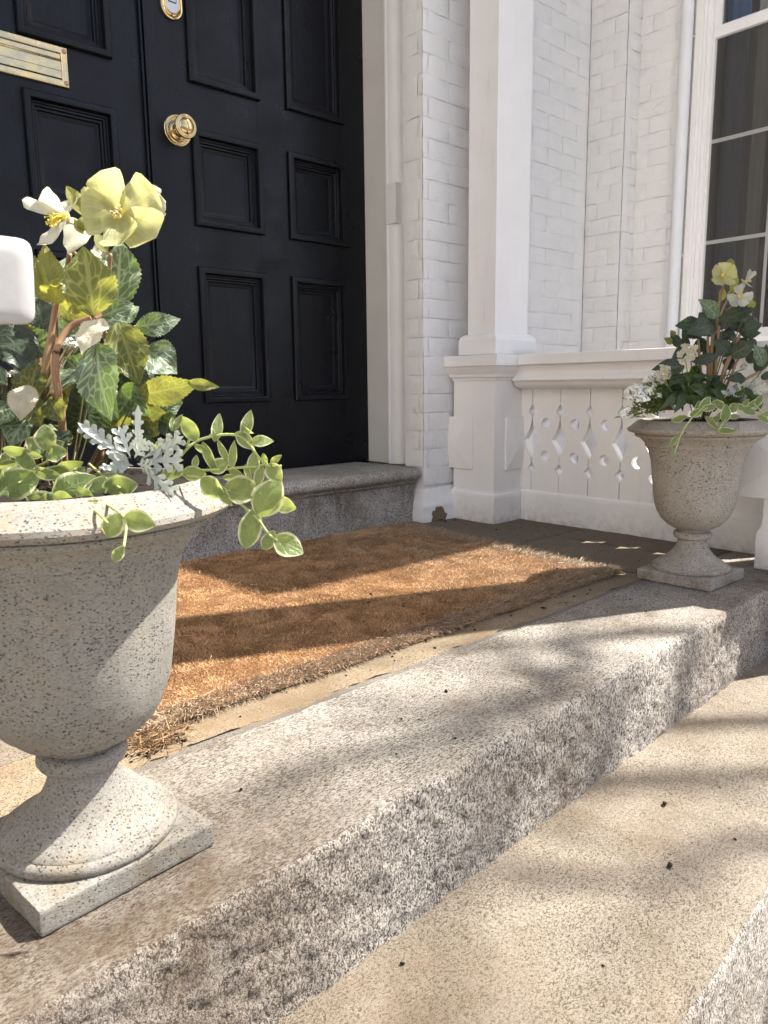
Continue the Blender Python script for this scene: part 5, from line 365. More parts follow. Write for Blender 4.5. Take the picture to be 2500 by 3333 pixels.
VINE_FAR=[[0.0016,[[1.7317,0.8123,0.4433],[1.6679,0.7962,0.4191],[1.6253,0.7899,0.4024],[1.6042,0.7906,0.3813],[1.5971,0.7929,0.3633],[1.5889,0.7954,0.3416]]],[0.0016,[[1.7224,0.7457,0.4145],[1.6926,0.7418,0.399],[1.6888,0.7432,0.3899]]],[0.0016,[[1.7365,0.7788,0.4359],[1.6934,0.7789,0.4447],[1.6758,0.7907,0.4264],[1.6633,0.7995,0.4154]]],[0.0016,[[1.7242,0.7474,0.4293],[1.7584,0.7469,0.4433],[1.7754,0.7315,0.4431],[1.7747,0.7057,0.4471],[1.7882,0.6874,0.4208]]],[0.0016,[[1.6962,0.7763,0.4447],[1.7389,0.781,0.4549]]]]
ALYS_NEAR=[[0.2366,0.8292,0.5135,0.006555092099043992],[0.2429,0.8236,0.5144,0.005618650370609136],[0.2966,0.8096,0.5463,0.0074915338274788475],[0.3016,0.8044,0.5433,0.006555092099043992],[0.2154,0.7882,0.4297,0.005618650370609136],[0.2939,0.8205,0.5229,0.0037457669137394237]]
AX_FWD=[0.6626,0.7302,-0.1667]
# ================================================================== SETTING
# pavement and road
g = B().box((-40, -40, -.75), (40, 40, -.56)).obj('ground', 'asphalt'); struct(g)
g = B().box((-8, -2.2, -.56), (9, 6, -.47)).obj('pavement', 'pavement_stone'); struct(g)
struct(B().box((2.401, .80, -.469), (3.16, 2.003, -.36)).obj('bounce_absorber', 'soil_dark'))  # added dark ground, cuts the bounce behind the balustrade cutouts
# swept stone steps: profile columns displaced by noise
def step_slab(name, x0, x1, prof, yfun, mats, dx=.006, amp_top=.0012, amp_face=.003, edge=(0, 0), chip=.005, bend=0):
    xs = np.arange(x0, x1+dx/2, dx); k = len(prof); vs_ = []; fs = []; mi = []
    for x in xs:
        for (y, z, w) in prof:                                # w 0 tread .. 1 face
            yy = yfun(x, y, z)
            e = math.exp(-((y-edge[0])**2+(z-edge[1])**2)/(.010**2))
            n1 = fbm(x*38, yy*38, z*38, 3); n2 = fbm(x*120, yy*120, z*120, 2); n3 = fbm(x*7, yy*7, z*7, 3)
            c = max(0, fbm(x*26, 3.1, z*9, 3))*chip*e*2
            vs_.append((x, yy+w*(amp_face*(n1*.8+n2*.6)+n3*.003)+c*.8, z+(1-w)*(amp_top*(n1+.6*n2)+n3*.0012)-c))
    for i in range(len(xs)-1):
        for j in range(k-1):
            fs.append((i*k+j, (i+1)*k+j, (i+1)*k+j+1, i*k+j+1)); mi.append(1 if (prof[j][2]+prof[j+1][2])/2 > .55 else 0)
    me = mesh(name, vs_, fs, mats[0], True); me.materials.append(M[mats[1]]); me.polygons.foreach_set('material_index', mi)
    return struct(newobj(name, me))
pr = [(d, 0, 0) for d in np.arange(.33, .02, -.009)]+[(.012, 0, .1), (.007, -.001, .3), (.003, -.004, .55), (.001, -.008, .8)]+[(0, -z, 1) for z in np.arange(.014, .20, .006)]
def upper_y(x, y, z):
    f = .587+.0545*x-max(0, x-1.2)*.01; back = .895+.021*x
    return f+(back+.007*fbm(x*5, 4, 0, 3)+.004*fbm(x*29, 9, 0, 3)-f)*(y/.33)+(-z)*.02
step_slab('granite_step', -.9, 2.02, pr, upper_y, ('granite_tread', 'granite_riser'), .0055, .0011, .0034, (0, 0), .006)
pr = [(d, -.186, 0) for d in np.arange(.45, .02, -.012)]+[(.014, -.186, .1), (.008, -.1875, .3), (.003, -.192, .55), (.001, -.198, .8)]+[(0, -z, 1) for z in np.arange(.206, .48, .008)]
def lower_y(x, y, z): return (.254+.082*x)+y
step_slab('lower_step', -.9, 2.9, pr, lower_y, ('granite_low', 'granite_riser'), .0075, .0016, .003, (0, -.186), .006)
# landing: flagstones in a bed
land = struct(B().box((-.9, .92, -.47), (2.36, 2.02, -.012)).obj('landing', 'landing_stone'))
def flag(x0, x1, y0, y1, z, mat='landing_stone', jag=0, fn=None):
    n = max(2, int((x1-x0)/.02)); m = max(2, int((y1-y0)/.02)); vs_ = []; fs = []
    for i in range(n+1):
        for j in range(m+1):
            x = x0+(x1-x0)*i/n; y = y0+(y1-y0)*j/m
            if fn: y = fn(x, j/m)
            if j == 0: y += jag*fbm(x*23, 1.7, 0, 4)
            vs_.append((x, y, z+.0018*fbm(x*9, y*9, 0, 3)+.0006*fbm(x*60, y*60, 0, 2)))
    s = len(vs_)
    for i in range(n):
        for j in range(m): fs.append((i*(m+1)+j, (i+1)*(m+1)+j, (i+1)*(m+1)+j+1, i*(m+1)+j+1))
    rim = [i*(m+1) for i in range(n+1)]+[n*(m+1)+j for j in range(1, m+1)]+[i*(m+1)+m for i in range(n-1, -1, -1)]+[j for j in range(m-1, 0, -1)]
    for r in rim: vs_.append((vs_[r][0], vs_[r][1], z-.02))
    for a in range(len(rim)):
        c = (a+1) % len(rim); fs.append((rim[a], s+a, s+c, rim[c]))
    return newobj('flagstone', mesh('flagstone', vs_, fs, mat, True), land)
flag(-.9, .20, 1.05, 2.0, .000); flag(.206, 1.06, 1.05, 2.0, .001); flag(1.066, 1.788, 1.05, 2.0, -.001)
flag(1.796, 2.05, .99, 1.43, .003); flag(1.796, 2.36, 1.437, 2.0, .001); flag(2.056, 2.36, .93, 1.43, .002)
m_ = flag(-.9, 1.79, 0, 1, .0005, 'sand_mortar', 0, lambda x, t: (.911+.021*x)+(1.046-.911-.021*x)*t+((.009*fbm(x*7, 0, 0, 3)+.006*fbm(x*31, 2, 0, 3)) if t < .02 else 0)); m_.name = 'mortar_strip'
m_ = flag(-.9, 2.02, 0, 1, -.002, 'grey_mortar', 0, lambda x, t: (.885+.021*x)+.045*t); m_.name = 'mortar_joint'
struct(B().box((2.03, .42, -.47), (2.40, .925, -.001), .004).obj('post_plinth', 'granite_tread'))

# door sill stone
pf = [(2.32, 0), (1.958, 0), (1.958, .139), (1.953, .143), (1.948, .147), (1.948, .153), (1.942, .157), (1.931, .162), (1.925, .171), (1.925, .184), (1.931, .194), (1.944, .2), (1.96, .201), (2.32, .2)]
def sill():
    xs = np.arange(.15, 1.938, .012); k = len(pf); vs_ = []; fs = []
    for x in xs:
        for i, (y, z) in enumerate(pf):
            a = .0022 if 0 < i < k-1 else 0
            worn = .004*math.exp(-((x-1.1)/.35)**2) if 8 <= i <= 12 else 0
            vs_.append((x, y+a*fbm(x*30, y*30, z*30, 3), z+a*.7*fbm(x*30+9, y*30, z*30, 3)-worn))
    for i in range(len(xs)-1):
        for j in range(k): fs.append((i*k+j, (i+1)*k+j, (i+1)*k+(j+1) % k, i*k+(j+1) % k))
    fs.append(tuple((len(xs)-1)*k+j for j in range(k)))
    return mesh('door_sill', vs_, fs, 'granite_sill')
o = struct(newobj('door_sill', sill())); o.data.shade_smooth(); o.data.set_sharp_from_angle(angle=R(50))

# ================================================================== BRICK WALLS
BR = {}
def brick_mesh(l, h, var):
    key = (round(l, 3), round(h, 3), var)
    if key in BR: return BR[key]
    nx = max(2, int(l/.03)); nz = 3; rn = random.Random(hash(key) % 9999); vs_ = []; fs = []
    xs = [0, .004]+[l*i/nx for i in range(1, nx)]+[l-.004, l]; zs = [0, .004, h*.5, h-.004, h]
    for i, x in enumerate(xs):
        for j, z in enumerate(zs):
            eb = i in (0, len(xs)-1) or j in (0, len(zs)-1)
            vs_.append((x+(rn.uniform(-.0012, .0012) if eb else 0), ((rn.choice((-.0010, -.0003, .0002, .0006, .0006)) if j in (0, len(zs)-1) else (-.0003 if i in (0, len(xs)-1) else .0007)))+rn.uniform(-.0005, .0005), z+(rn.uniform(-.0012, .0012) if eb else 0)))
    m = len(zs)
    for i in range(len(xs)-1):
        for j in range(m-1): fs.append((i*m+j, (i+1)*m+j, (i+1)*m+j+1, i*m+j+1))
    me = mesh('brick', vs_, fs, 'white_paint_brick', True); BR[key] = me; return me
COURSE = .0665
def brick_face(parent, origin, dirv, nrm, length, z0, z1, offs=0.0, ln=.205, first=.1):
    """bricks laid on a wall face: origin at its lower left, dirv along the wall, nrm outward"""
    d = Vector(dirv); n = Vector(nrm); z = z0; row = 0
    while z < z1:
        x = -((row % 2)*ln*.5+offs) % ln-ln; 
        while x < length-1e-4:
            a = max(x, 0); c = min(x+ln, length)
            if c-a > .012:
                l = round((c-a-.0022)/.01)*.01 if c-a > .03 else c-a-.002
                l = c-a-.0008; me = brick_mesh(l, COURSE-.0007, random.randrange(5))
                o = newobj('brick', me, parent); p = Vector(origin)+d*(a+.0004)+Vector((0, 0, z-origin[2]+.0004+random.uniform(-.0003, .0003)))+n*random.uniform(.0011, .0015)
                tl = random.uniform(-.003, .003)
                mt = Matrix((( d.x, n.x, 0, p.x), (d.y, n.y, 0, p.y), (0, 0, 1, p.z), (0, 0, 0, 1)))
                o.matrix_basis = mt @ Matrix.Rotation(tl, 4, 'Y')
            x += ln
        z += COURSE; row += 1
wall = thing('house_wall', 'white painted brick house wall beside and behind the black door', 'wall', (2.2, 2.1, 0))
B().box((1.944, 1.925, -.4), (2.22, 2.0035, 7.2)).obj('wall_core', 'white_paint_brick', wall)
B().box((2.031, 2.004, -.4), (4.7, 2.35, 7.2)).obj('wall_core', 'white_paint_brick', wall)
B().box((-1.4, 2.004, -.4), (.18, 2.35, 7.2)).obj('wall_core', 'white_paint_brick', wall)
B().box((.18, 2.06, 2.75), (2.030, 2.35, 7.2)).obj('wall_core', 'white_paint_brick', wall)
B().box((.0, 2.33, .0), (2.1, 2.36, 2.75)).obj('wall_core', 'interior_dark', wall)
z00 = .2-COURSE*1
brick_face(wall, (1.941, 2.016, .2), (0, -1, 0), (-1, 0, 0), .0945, .2, 2.25, .03)
brick_face(wall, (1.941, 1.922, .1335), (1, 0, 0), (0, -1, 0), .26, .1335, 2.25, .075)
brick_face(wall, (2.27, 2.002, -.132), (1, 0, 0), (0, -1, 0), .78, -.132, 2.28, .02)
# splayed base of the corner
cb = [(1.918, 1.902, 0), (2.11, 1.888, 0), (1.920, 1.904, .056), (2.11, 1.890, .064), (1.9395, 1.9205, .122), (2.11, 1.9205, .124), (1.918, 1.99, 0), (1.920, 1.99, .056), (1.9395, 1.99, .122), (2.11, 1.99, 0)]
bm = bmesh.new(); vv = [bm.verts.new(p) for p in cb]
for f in ((0, 1, 3, 2), (2, 3, 5, 4), (6, 0, 2, 7), (7, 2, 4, 8)): bm.faces.new([vv[i] for i in f])
bmesh.ops.subdivide_edges(bm, edges=bm.edges[:], cuts=7, use_grid_fill=True)
for v in bm.verts: v.co += Vector((fbm(v.co.x*40, v.co.y*40, v.co.z*40, 3), fbm(v.co.x*40+7, v.co.y*40, v.co.z*40, 3), fbm(v.co.x*40, v.co.y*40+5, v.co.z*40, 3)))*.0022
me = bpy.data.meshes.new('wall_base'); bmesh.ops.recalc_face_normals(bm, faces=bm.faces); bm.to_mesh(me); bm.free(); me.materials.append(M['white_paint_chipped']); me.shade_smooth(); me.set_sharp_from_angle(angle=R(35))
newobj('wall_base', me, wall)

# ------------------------------------------------------------------ bay wing with the window
bay = thing('bay_wing', 'white painted brick bay wing projecting right of the porch', 'building', (3.5, 1.4, -.4))
X1, X2 = 3.053, 3.158
B().box((X1+.005, 1.825, -.4), (4.7, 2.003, 7.0)).obj('bay_wall', 'white_paint_brick', bay)
B().box((X2+.005, 1.533, -.4), (3.30, 1.825, 7.0)).obj('bay_wall', 'white_paint_brick', bay)
B().box((X2+.005, .985, -.4), (3.30, 1.533, .655)).obj('bay_wall', 'white_paint_brick', bay)
B().box((X2+.005, .985, 2.62), (3.30, 1.533, 7.0)).obj('bay_wall', 'white_paint_brick', bay)
B().box((X2+.005, .87, -.4), (4.7, .985, 7.0)).obj('bay_wall', 'white_paint_brick', bay)
B().box((4.6, .985, -.4), (4.7, 1.825, 7.0)).obj('bay_wall', 'white_paint_brick', bay)
B().box((3.3, .985, .2), (4.6, 1.825, .25)).obj('bay_floor', 'interior_dark', bay)
B().box((3.3, .985, 2.75), (4.6, 1.825, 2.8)).obj('bay_ceiling', 'interior_dark', bay)
B().box((X2+.005, .87, 7.0), (4.7, 2.0, 7.15)).obj('bay_roof', 'white_paint_wood', bay)
B().box((3.0, .56, 2.9), (4.85, 2.003, 3.0)).obj('cornice', 'white_paint_wood', bay)
brick_face(bay, (X1, 2.0, -.12), (0, -1, 0), (-1, 0, 0), .178, -.12, 2.3, .06, .118)
brick_face(bay, (X1+.001, 1.822, -.12), (1, 0, 0), (0, -1, 0), .105, -.12, 2.3, .0, .112)
brick_face(bay, (X2, 1.821, -.12), (0, -1, 0), (-1, 0, 0), .243, -.12, 2.3, .05)
brick_face(bay, (X2, 1.578, -.12), (0, -1, 0), (-1, 0, 0), .5, -.12, .6, .05)
# downspout
dp = thing('downspout', 'round white downspout running down the wall left of the window', 'drainpipe', (3.124, 1.603, -.4))
pb = B().tube([(3.124, 1.603, -.4), (3.124, 1.603, .75), (3.124, 1.603, 1.5), (3.124, 1.603, 6.9)], .0235, 20, False); pb.obj('pipe', 'white_paint_metal', dp, True)
for z in (-.1, 2.6): B().lathe([(.0235, 0), (.028, .002), (.028, .03), (.0235, .032)], 20, Matrix.Translation((3.124, 1.603, z))).obj('bracket', 'white_paint_metal', dp, True)
# window
wn = thing('sash_window', 'tall white sash window with dark screened panes on the bay wall', 'window', (3.17, 1.26, .66))
Z0, Z1 = .655, 2.62
pf = [(3.152, 1.5775), (3.14, 1.5765), (3.138, 1.573), (3.138, 1.552), (3.143, 1.549), (3.146, 1.545), (3.142, 1.541), (3.147, 1.537), (3.152, 1.534), (3.148, 1.530), (3.153, 1.526), (3.160, 1.523), (3.160, 1.514), (3.21, 1.514), (3.21, 1.5775)]
B().extrude(pf, 2, Z0, Z1).obj('casing', 'white_paint_wood', wn)
B().extrude([(x, 2*1.261-y) for x, y in pf], 2, Z0, Z1).obj('casing', 'white_paint_wood', wn)
for z in (1.02, 1.86): B().tube([(3.139, 1.5765, z), (3.134, 1.581, z)], .004, 8).obj('nail_head', 'white_paint_wood', wn)
B().box((3.10, .93, .625), (3.25, 1.60, .672), .004).obj('window_sill', 'white_paint_wood', wn)
ls = B().box((3.166, 1.5035, .672), (3.19, 1.5135, 1.838)).obj('lower_sash', 'white_paint_wood', wn)
B().box((3.165, 1.0105, .672), (3.19, 1.0205, 1.838)).obj('stile', 'white_paint_wood', ls)
B().box((3.1655, 1.0205, .6725), (3.19, 1.5035, .708)).obj('bottom_rail', 'white_paint_wood', ls)
B().box((3.164, 1.0105, 1.838), (3.19, 1.5135, 1.868), .002).obj('meeting_rail', 'white_paint_wood', ls)
B().box((3.172, 1.485, 1.868), (3.2, 1.5135, Z1)).obj('upper_stile', 'white_paint_wood', wn)
B().box((3.172, 1.0105, 1.868), (3.2, 1.037, Z1)).obj('upper_stile', 'white_paint_wood', wn)
B().box((3.1725, 1.037, 1.868), (3.2, 1.485, 1.882)).obj('upper_rail', 'white_paint_wood', wn)
for i, z in enumerate((1.064, 1.456)): B().box((3.186, 1.0205, z-.008), (3.20, 1.5035, z+.008)).obj('muntin', 'grey_sash', ls)
B().box((3.1862, 1.254, .708), (3.199, 1.268, 1.838)).obj('muntin', 'grey_sash', ls)
for y0, y1 in ((1.268, 1.5035), (1.0205, 1.254)):
    for z0, z1 in ((.708, 1.056), (1.072, 1.448), (1.464, 1.838)):
        B().box((3.1835, y0, z0), (3.1855, y1, z1)).obj('pane', 'screened_glass', ls)
B().box((3.184, 1.037, 1.882), (3.187, 1.485, Z1)).obj('pane', 'clear_glass', wn)
# curtain inside
vs_ = []; fs = []; n = 60
for i in range(n+1):
    y = 1.375-.38*i/n; x = 3.255+.006*math.sin(i*1.35)+.005*math.sin(i*.61)
    for z in (.3, 2.7): vs_.append((x, y, z))
for i in range(n): fs.append((2*i, 2*i+2, 2*i+3, 2*i+1))
o = newobj('curtain', mesh('curtain', vs_, fs, 'curtain_cloth', True)); sm = o.modifiers.new('cloth', 'SOLIDIFY'); sm.thickness = .002
tag(o, 'pale curtain hanging in folds behind the dark window panes', 'curtain')
vs_ = []; fs = []; n = 16
for i in range(n+1):
    y = 1.515-.10*i/n; x = 3.285+.010*math.sin(i*1.1)
    for z in (.3, 2.7): vs_.append((x, y, z))
for i in range(n): fs.append((2*i, 2*i+2, 2*i+3, 2*i+1))
o = newobj('strip', mesh('strip', vs_, fs, 'blue_strip', True)); sm = o.modifiers.new('cloth', 'SOLIDIFY'); sm.thickness = .002
tag(o, 'narrow blue drape at the left edge inside the window', 'curtain')  # thin folded blue sheet behind the glass
# added wing, unseen on the left; its sunlit side bounces light onto the balustrade
nb = thing('bounce_wing', 'added unseen cream wing left of the porch, bouncing sunlight onto it', 'building', (-4.0, .5, -.47))
B().box((-4.6, -3.0, -.47), (-3.3, 4.2, 6.2)).obj('wall', 'bounce_wall_paint', nb); B().box((-4.8, -3.2, 6.2), (-3.1, 4.4, 6.4)).obj('roof', 'white_paint_wood', nb)
for y_ in (-1.6, .4, 2.4):
    f_ = B().box((-3.33, y_-.55, .8), (-3.27, y_+.55, 2.8)).obj('window', 'white_paint_wood', nb); B().box((-3.275, y_-.45, .9), (-3.262, y_+.45, 2.7)).obj('pane', 'interior_dark', f_)
# portico roof (above the picture)
pt = thing('portico_roof', 'white flat portico roof high above the steps on tall square posts', 'roof', (1.1, 1.2, 3.3))
B().box((-.3, .45, 3.3), (2.42, .68, 3.55)).obj('beam', 'white_paint_wood', pt); B().box((2.05, .68, 3.3), (2.35, 2.0, 3.55)).obj('beam', 'white_paint_wood', pt)
B().box((-.35, .40, 3.55), (2.45, 2.0, 3.7)).obj('roof_slab', 'white_paint_wood', pt); B().box((-.3, .68, 3.53), (2.05, 2.0, 3.548)).obj('ceiling', 'reflected_ceiling_blue', pt)

# ================================================================== DOOR
DY = 2.27
def door_leaf(label, xs, mirror, x_out):
    t = thing('door_leaf', label, 'door', ((xs[0]+xs[-1])/2, DY, .2))
    # xs: edge, panel a0,a1, panel b0,b1, edge
    zr = [(.203, .447), (.885, 1.010), (1.302, 1.437), (2.42, 2.62)]
    for a, c in ((xs[0], xs[1]+.012), (xs[2]-.012, xs[3]+.012), (xs[4]-.012, xs[5])): B().box((a, DY, .203), (c, DY+.045, 2.62)).obj('stile', 'black_paint', t)
    for z0, z1 in zr:
        for a, c in ((xs[1]+.012, xs[2]-.012), (xs[3]+.012, xs[4]-.012)):
            B().box((a, DY+.0004, z0-(.012 if z0 > .3 else 0)+ (0 if z0 > .3 else 0), ), (c, DY+.044, z1+.012)).obj('rail', 'black_paint_rail', t) if z0 < .3 else B().box((a, DY+.0004, z0-.012), (c, DY+.044, z1+.012)).obj('rail', 'black_paint_rail', t)
    prof = [(0, .002), (0, -.009), (.003, -.013), (.011, -.0145), (.019, -.012), (.022, -.006), (.0225, .004), (.0265, .005), (.0285, .0085), (.0335, .0085), (.0365, .0135), (.0415, .0145), (.0435, .021), (.051, .0235), (.056, .026)]
    for z0, z1 in ((.447, .885), (1.010, 1.302), (1.437, 2.42)):
        for a, c in ((xs[1], xs[2]), (xs[3], xs[4])):
            p = B().box((a+.03, DY+.0255, z0+.03), (c-.03, DY+.034, z1-.03)).obj('door_panel', 'black_paint', t)
            def fn(k, ins, h, a=a, c=c, z0=z0, z1=z1): return ((a+ins, a+ins, c-ins, c-ins)[k], DY+h, (z0+ins, z1-ins, z1-ins, z0+ins)[k])
            o = B().sweep(fn, prof).obj('moulding', 'black_paint', p, True, ang=28)
    return t
XR = (1.112, 1.260, 1.519, 1.627, 1.881, 1.990); XL = (.222, .337, .591, .757, 1.016, 1.106)
dr = door_leaf('glossy black panelled door leaf on the right with round brass knob', XR, False, 1)
dl = door_leaf('glossy black panelled door leaf on the left with brass mail slot', XL, False, 0)
ast = B()
for x0, x1, y in ((1.104, 1.112, -.010), (1.114, 1.121, -.016), (1.1225, 1.140, -.012), (1.1415, 1.149, -.007)): ast.box((x0, DY+y, .206), (x1, DY+.01, 2.62), .002)
ast.obj('astragal', 'black_paint', dr)
# knob
MK = Matrix.Translation((1.2135, DY, 1.285)) @ Matrix.Rotation(R(90), 4, 'X')
kn = B().lathe([(.0465, 0), (.0465, .003), (.044, .006), (.041, .0055), (.040, .0045), (.037, .008), (.033, .009), (.031, .0075), (.029, .008), (.025, .013), (.020, .0145), (.018, .0135), (.013, .017), (.0105, .022), (.0105, .030), (.013, .036), (.022, .040), (.030, .044), (.0345, .049), (.0355, .054), (.0345, .0575), (.0325, .0585), (.0315, .0575), (.030, .060), (.028, .0605), (.0265, .0595), (.0235, .0625), (.016, .0665), (.008, .068), (.0001, .0685)], 64, MK)
rose = B().lathe([(.0465, 0), (.0465, .003), (.044, .006), (.041, .0055), (.040, .0045), (.037, .008), (.033, .009), (.031, .0075), (.029, .008), (.025, .013), (.020, .0145), (.018, .0135), (.013, .017), (.0105, .022)], 64, MK).obj('knob_rose', 'polished_brass', dr, True)
knob = B().lathe([(.0105, .021), (.0105, .030), (.013, .036), (.022, .040), (.030, .044), (.0345, .049), (.0355, .054), (.0345, .0575), (.0325, .0585), (.0315, .0572), (.030, .060), (.028, .0605), (.0268, .0590), (.0235, .0625), (.016, .0665), (.008, .068), (.0001, .0685)], 64, MK).obj('door_knob', 'polished_brass', dr, True)
# oval lock
def oval(prof, cx, cz, half, mat, parent, name, y0):
    b = B(); n = 40; k = len(prof)
    for r, h in prof:
        for j in range(n):
            q = 2*math.pi*j/n; b.v.append((cx+r*math.cos(q), y0-h, cz+r*math.sin(q)+(half if math.sin(q) > 1e-6 else -half)))
    for i in range(k-1):
        for j in range(n): b.f.append((i*n+j, i*n+(j+1) % n, (i+1)*n+(j+1) % n, (i+1)*n+j))
    b.f.append(tuple((k-1)*n+j for j in range(n))); return b.obj(name, mat, parent, True, ang=40)
lk = oval([(.037, 0), (.037, .004), (.035, .008), (.032, .0085), (.030, .007), (.028, .010), (.0245, .012), (.0225, .0105), (.021, .012)], 1.2125, 1.668, .034, 'polished_brass', dr, 'lock_plate', DY)
oval([(.0205, .011), (.0205, .0135)], 1.2125, 1.668, .0335, 'steel_silver', lk, 'lock_face', DY)
B().box((1.199, DY-.0142, 1.642), (1.2255, DY-.0137, 1.680)).obj('recess_shade', 'gap_shade', lk)  # raised dark plate, painted as the shade of a recess
B().box((1.2012, DY-.0155, 1.6445), (1.2233, DY-.0143, 1.653)).obj('lock_slide', 'steel_silver', lk)
B().box((1.2012, DY-.0155, 1.6565), (1.2233, DY-.0143, 1.678)).obj('lock_slide', 'steel_silver', lk)
# mail slot
sx0, sx1, sz0, sz1 = .452, .8865, 1.327, 1.4315
def fn(k, ins, h): return ((sx0+ins, sx0+ins, sx1-ins, sx1-ins)[k], DY-h, (sz0+ins, sz1-ins, sz1-ins, sz0+ins)[k])
ms = B().sweep(fn, [(0, 0), (0, .005), (.002, .0075), (.005, .0085), (.017, .0085), (.019, .007), (.0195, .002)]).obj('mail_slot', 'tarnished_brass', dl, True, ang=30)
B().box((sx0+.018, DY-.0025, sz0+.018), (sx1-.018, DY-.0005, sz1-.018)).obj('slot_back', 'gap_shade', ms)  # plate coloured near-black for the shade inside the slot
fl = B().box((sx0+.021, DY-.0085, sz0+.021), (sx1-.0205, DY-.003, sz1-.040), .0015); fl.obj('flap', 'tarnished_brass', ms)
B().box((sx0+.021, DY-.0105, sz0+.0405), (sx1-.0205, DY-.0084, sz0+.0425), .0006).obj('flap_ridge', 'tarnished_brass', ms)
B().tube([(sx0+.02, DY-.006, sz1-.037), (sx1-.02, DY-.006, sz1-.037)], .0035, 10).obj('hinge_rod', 'tarnished_brass', ms, True)
B().box((sx0+.021, DY-.0062, sz1-.033), (sx1-.0205, DY-.003, sz1-.0205), .001).obj('flap', 'tarnished_brass', ms)
for x in (sx0+.0095, sx1-.0095):
    for z in (sz0+.0115, sz1-.0115):
        s_ = B().lathe([(.0058, 0), (.0058, .0012), (.0035, .0022), (.0001, .0024)], 16, Matrix.Translation((x, DY-.0085, z)) @ Matrix.Rotation(R(90), 4, 'X')).obj('screw', 'screw_steel', ms, True)
# door surround
ds_ = thing('door_surround', 'off-white door jamb and rounded moulding right of the black door', 'door frame', (1.99, 2.17, .2))
B().box((1.981, 2.1365, .2005), (2.0305, 2.315, 2.75)).obj('jamb', 'jamb_paint', ds_)
B().box((.19, 2.136, .2005), (.221, 2.315, 2.75)).obj('jamb', 'jamb_paint', ds_)
B().box((.221, 2.137, 2.62), (1.981, 2.315, 2.75)).obj('head_jamb', 'jamb_paint', ds_)
ov = [(1.979, 2.136), (1.967, 2.136), (1.963, 2.134), (1.963, 2.127)]+[(1.967+.033*(1-math.cos(t))*.95, 2.124-.047*math.sin(t)) for t in np.linspace(0, math.pi/2, 9)]+[(2.002, 2.019), (2.03, 2.019), (2.03, 2.136)]
B().extrude(ov, 2, .2005, 2.75).obj('moulding', 'white_paint_wood', ds_, True, ang=40)
B().box((1.9615, 2.0795, 1.080), (2.012, 2.1305, 1.220), .001).obj('corner_block', 'white_paint_wood', ds_)

# ================================================================== PORCH POSTS AND BALUSTRADE
def post(label, cx0, cy0, cy1, hz, grp, sb=0.0):
    x0, x1 = cx0, cx0+.215; t = thing('porch_post', label, 'porch post', ((x0+x1)/2, (cy0+cy1)/2, 0), 0, grp); mt = 'white_paint_wood'
    def ring(o): return (x0-o, cy0-o, x1+o, cy1+o)
    def prism(zs, name, p=t, sm=False, sb=0):
        b = B(); n = len(zs)
        for o, z in zs:
            a, c, d, e = ring(o); e -= sb; b.v += [(a, c, z), (d, c, z), (d, e, z), (a, e, z)]
        for i in range(n-1):
            for j in range(4): b.f.append((i*4+j, i*4+(j+1) % 4, (i+1)*4+(j+1) % 4, (i+1)*4+j))
        b.f.append((3, 2, 1, 0)); b.f.append(tuple((n-1)*4+j for j in range(4))); return b.obj(name, mt, p)
    prism([(.0, .113), (0, .515)], 'pedestal')
    prism([(.010, .001), (.010, .094)], 'plinth')
    prism([(.010, .0945), (.008, .103), (.003, .110), (.002, .116)], 'base_moulding')
    prism([(.004, .512), (.006, .520), (.012, .524), (.014, .533), (.024, .546), (.031, .556), (.031, .5615)], 'crown_moulding')
    prism([(.038, .562), (.038, .598), (.036, .600)], 'cap')
    prism([(-.0, .6005), (.008, .603), (.008, .652), (.004, .664), (-.006, .672), (-.012, .674)], 'shaft_base', sb=sb)
    prism([(-.016, .6745), (-.016, hz)], 'shaft', sb=sb)
    def pyr(a, c, z0, z1, axis, pos, out):
        b = B(); e = .007; h = .011
        if axis == 0: P = lambda u, z, d: (pos-d, u, z)
        else: P = lambda u, z, d: (u, pos-d, z)
        m = (a+c)/2; zc = (z0+z1)/2; k = (c-a)/2
        b.add([P(a, z0, 0), P(c, z0, 0), P(c, z1, 0), P(a, z1, 0), P(a, z0, e), P(c, z0, e), P(c, z1, e), P(a, z1, e), P(m, zc, e+h)],
              [(0, 1, 5, 4), (1, 2, 6, 5), (2, 3, 7, 6), (3, 0, 4, 7), (4, 5, 8), (5, 6, 8), (6, 7, 8), (7, 4, 8)]); return b.obj('raised_panel', mt, t)
    pyr((cy0+.097), cy1+.085, .192, .381, 0, x0-.0002, 0); pyr(x0+.06, x1-.0, .192, .381, 1, cy0-.0002, 0)
    return t
post('white square porch post against the house wall at far end of balustrade', 2.085, 1.712, 1.905, 3.3, 'white porch posts', .037)
pf_ = post('white square porch post at near right end of balustrade beside the urn', 2.075, .515, .782, 3.3, 'white porch posts')
bal = thing('balustrade', 'white wooden balustrade of fretwork boards with moulded top rail', 'railing', (2.24, 1.25, 0)); BX = 2.24; mt = 'white_paint_wood'
y0, y1 = .83, 1.705
cap = [(BX-.073, .5635), (BX-.075, .566), (BX-.075, .598), (BX-.073, .6), (BX+.09, .6), (BX+.09, .5635)]
B().extrude(cap, 1, y0, y1).obj('top_rail', mt, bal)
cr = [(BX-.062, .563), (BX-.060, .556), (BX-.052, .547), (BX-.050, .536), (BX-.056, .528), (BX-.062, .523), (BX-.067, .517), (BX-.068, .511), (BX-.064, .507), (BX-.060, .5055), (BX-.057, .501), (BX-.053, .494), (BX-.042, .487), (BX-.020, .481), (BX-.001, .4795), (BX+.08, .4795), (BX+.08, .563)]
B().extrude(cr, 1, y0, y1).obj('crown_moulding', mt, bal, True, ang=40)
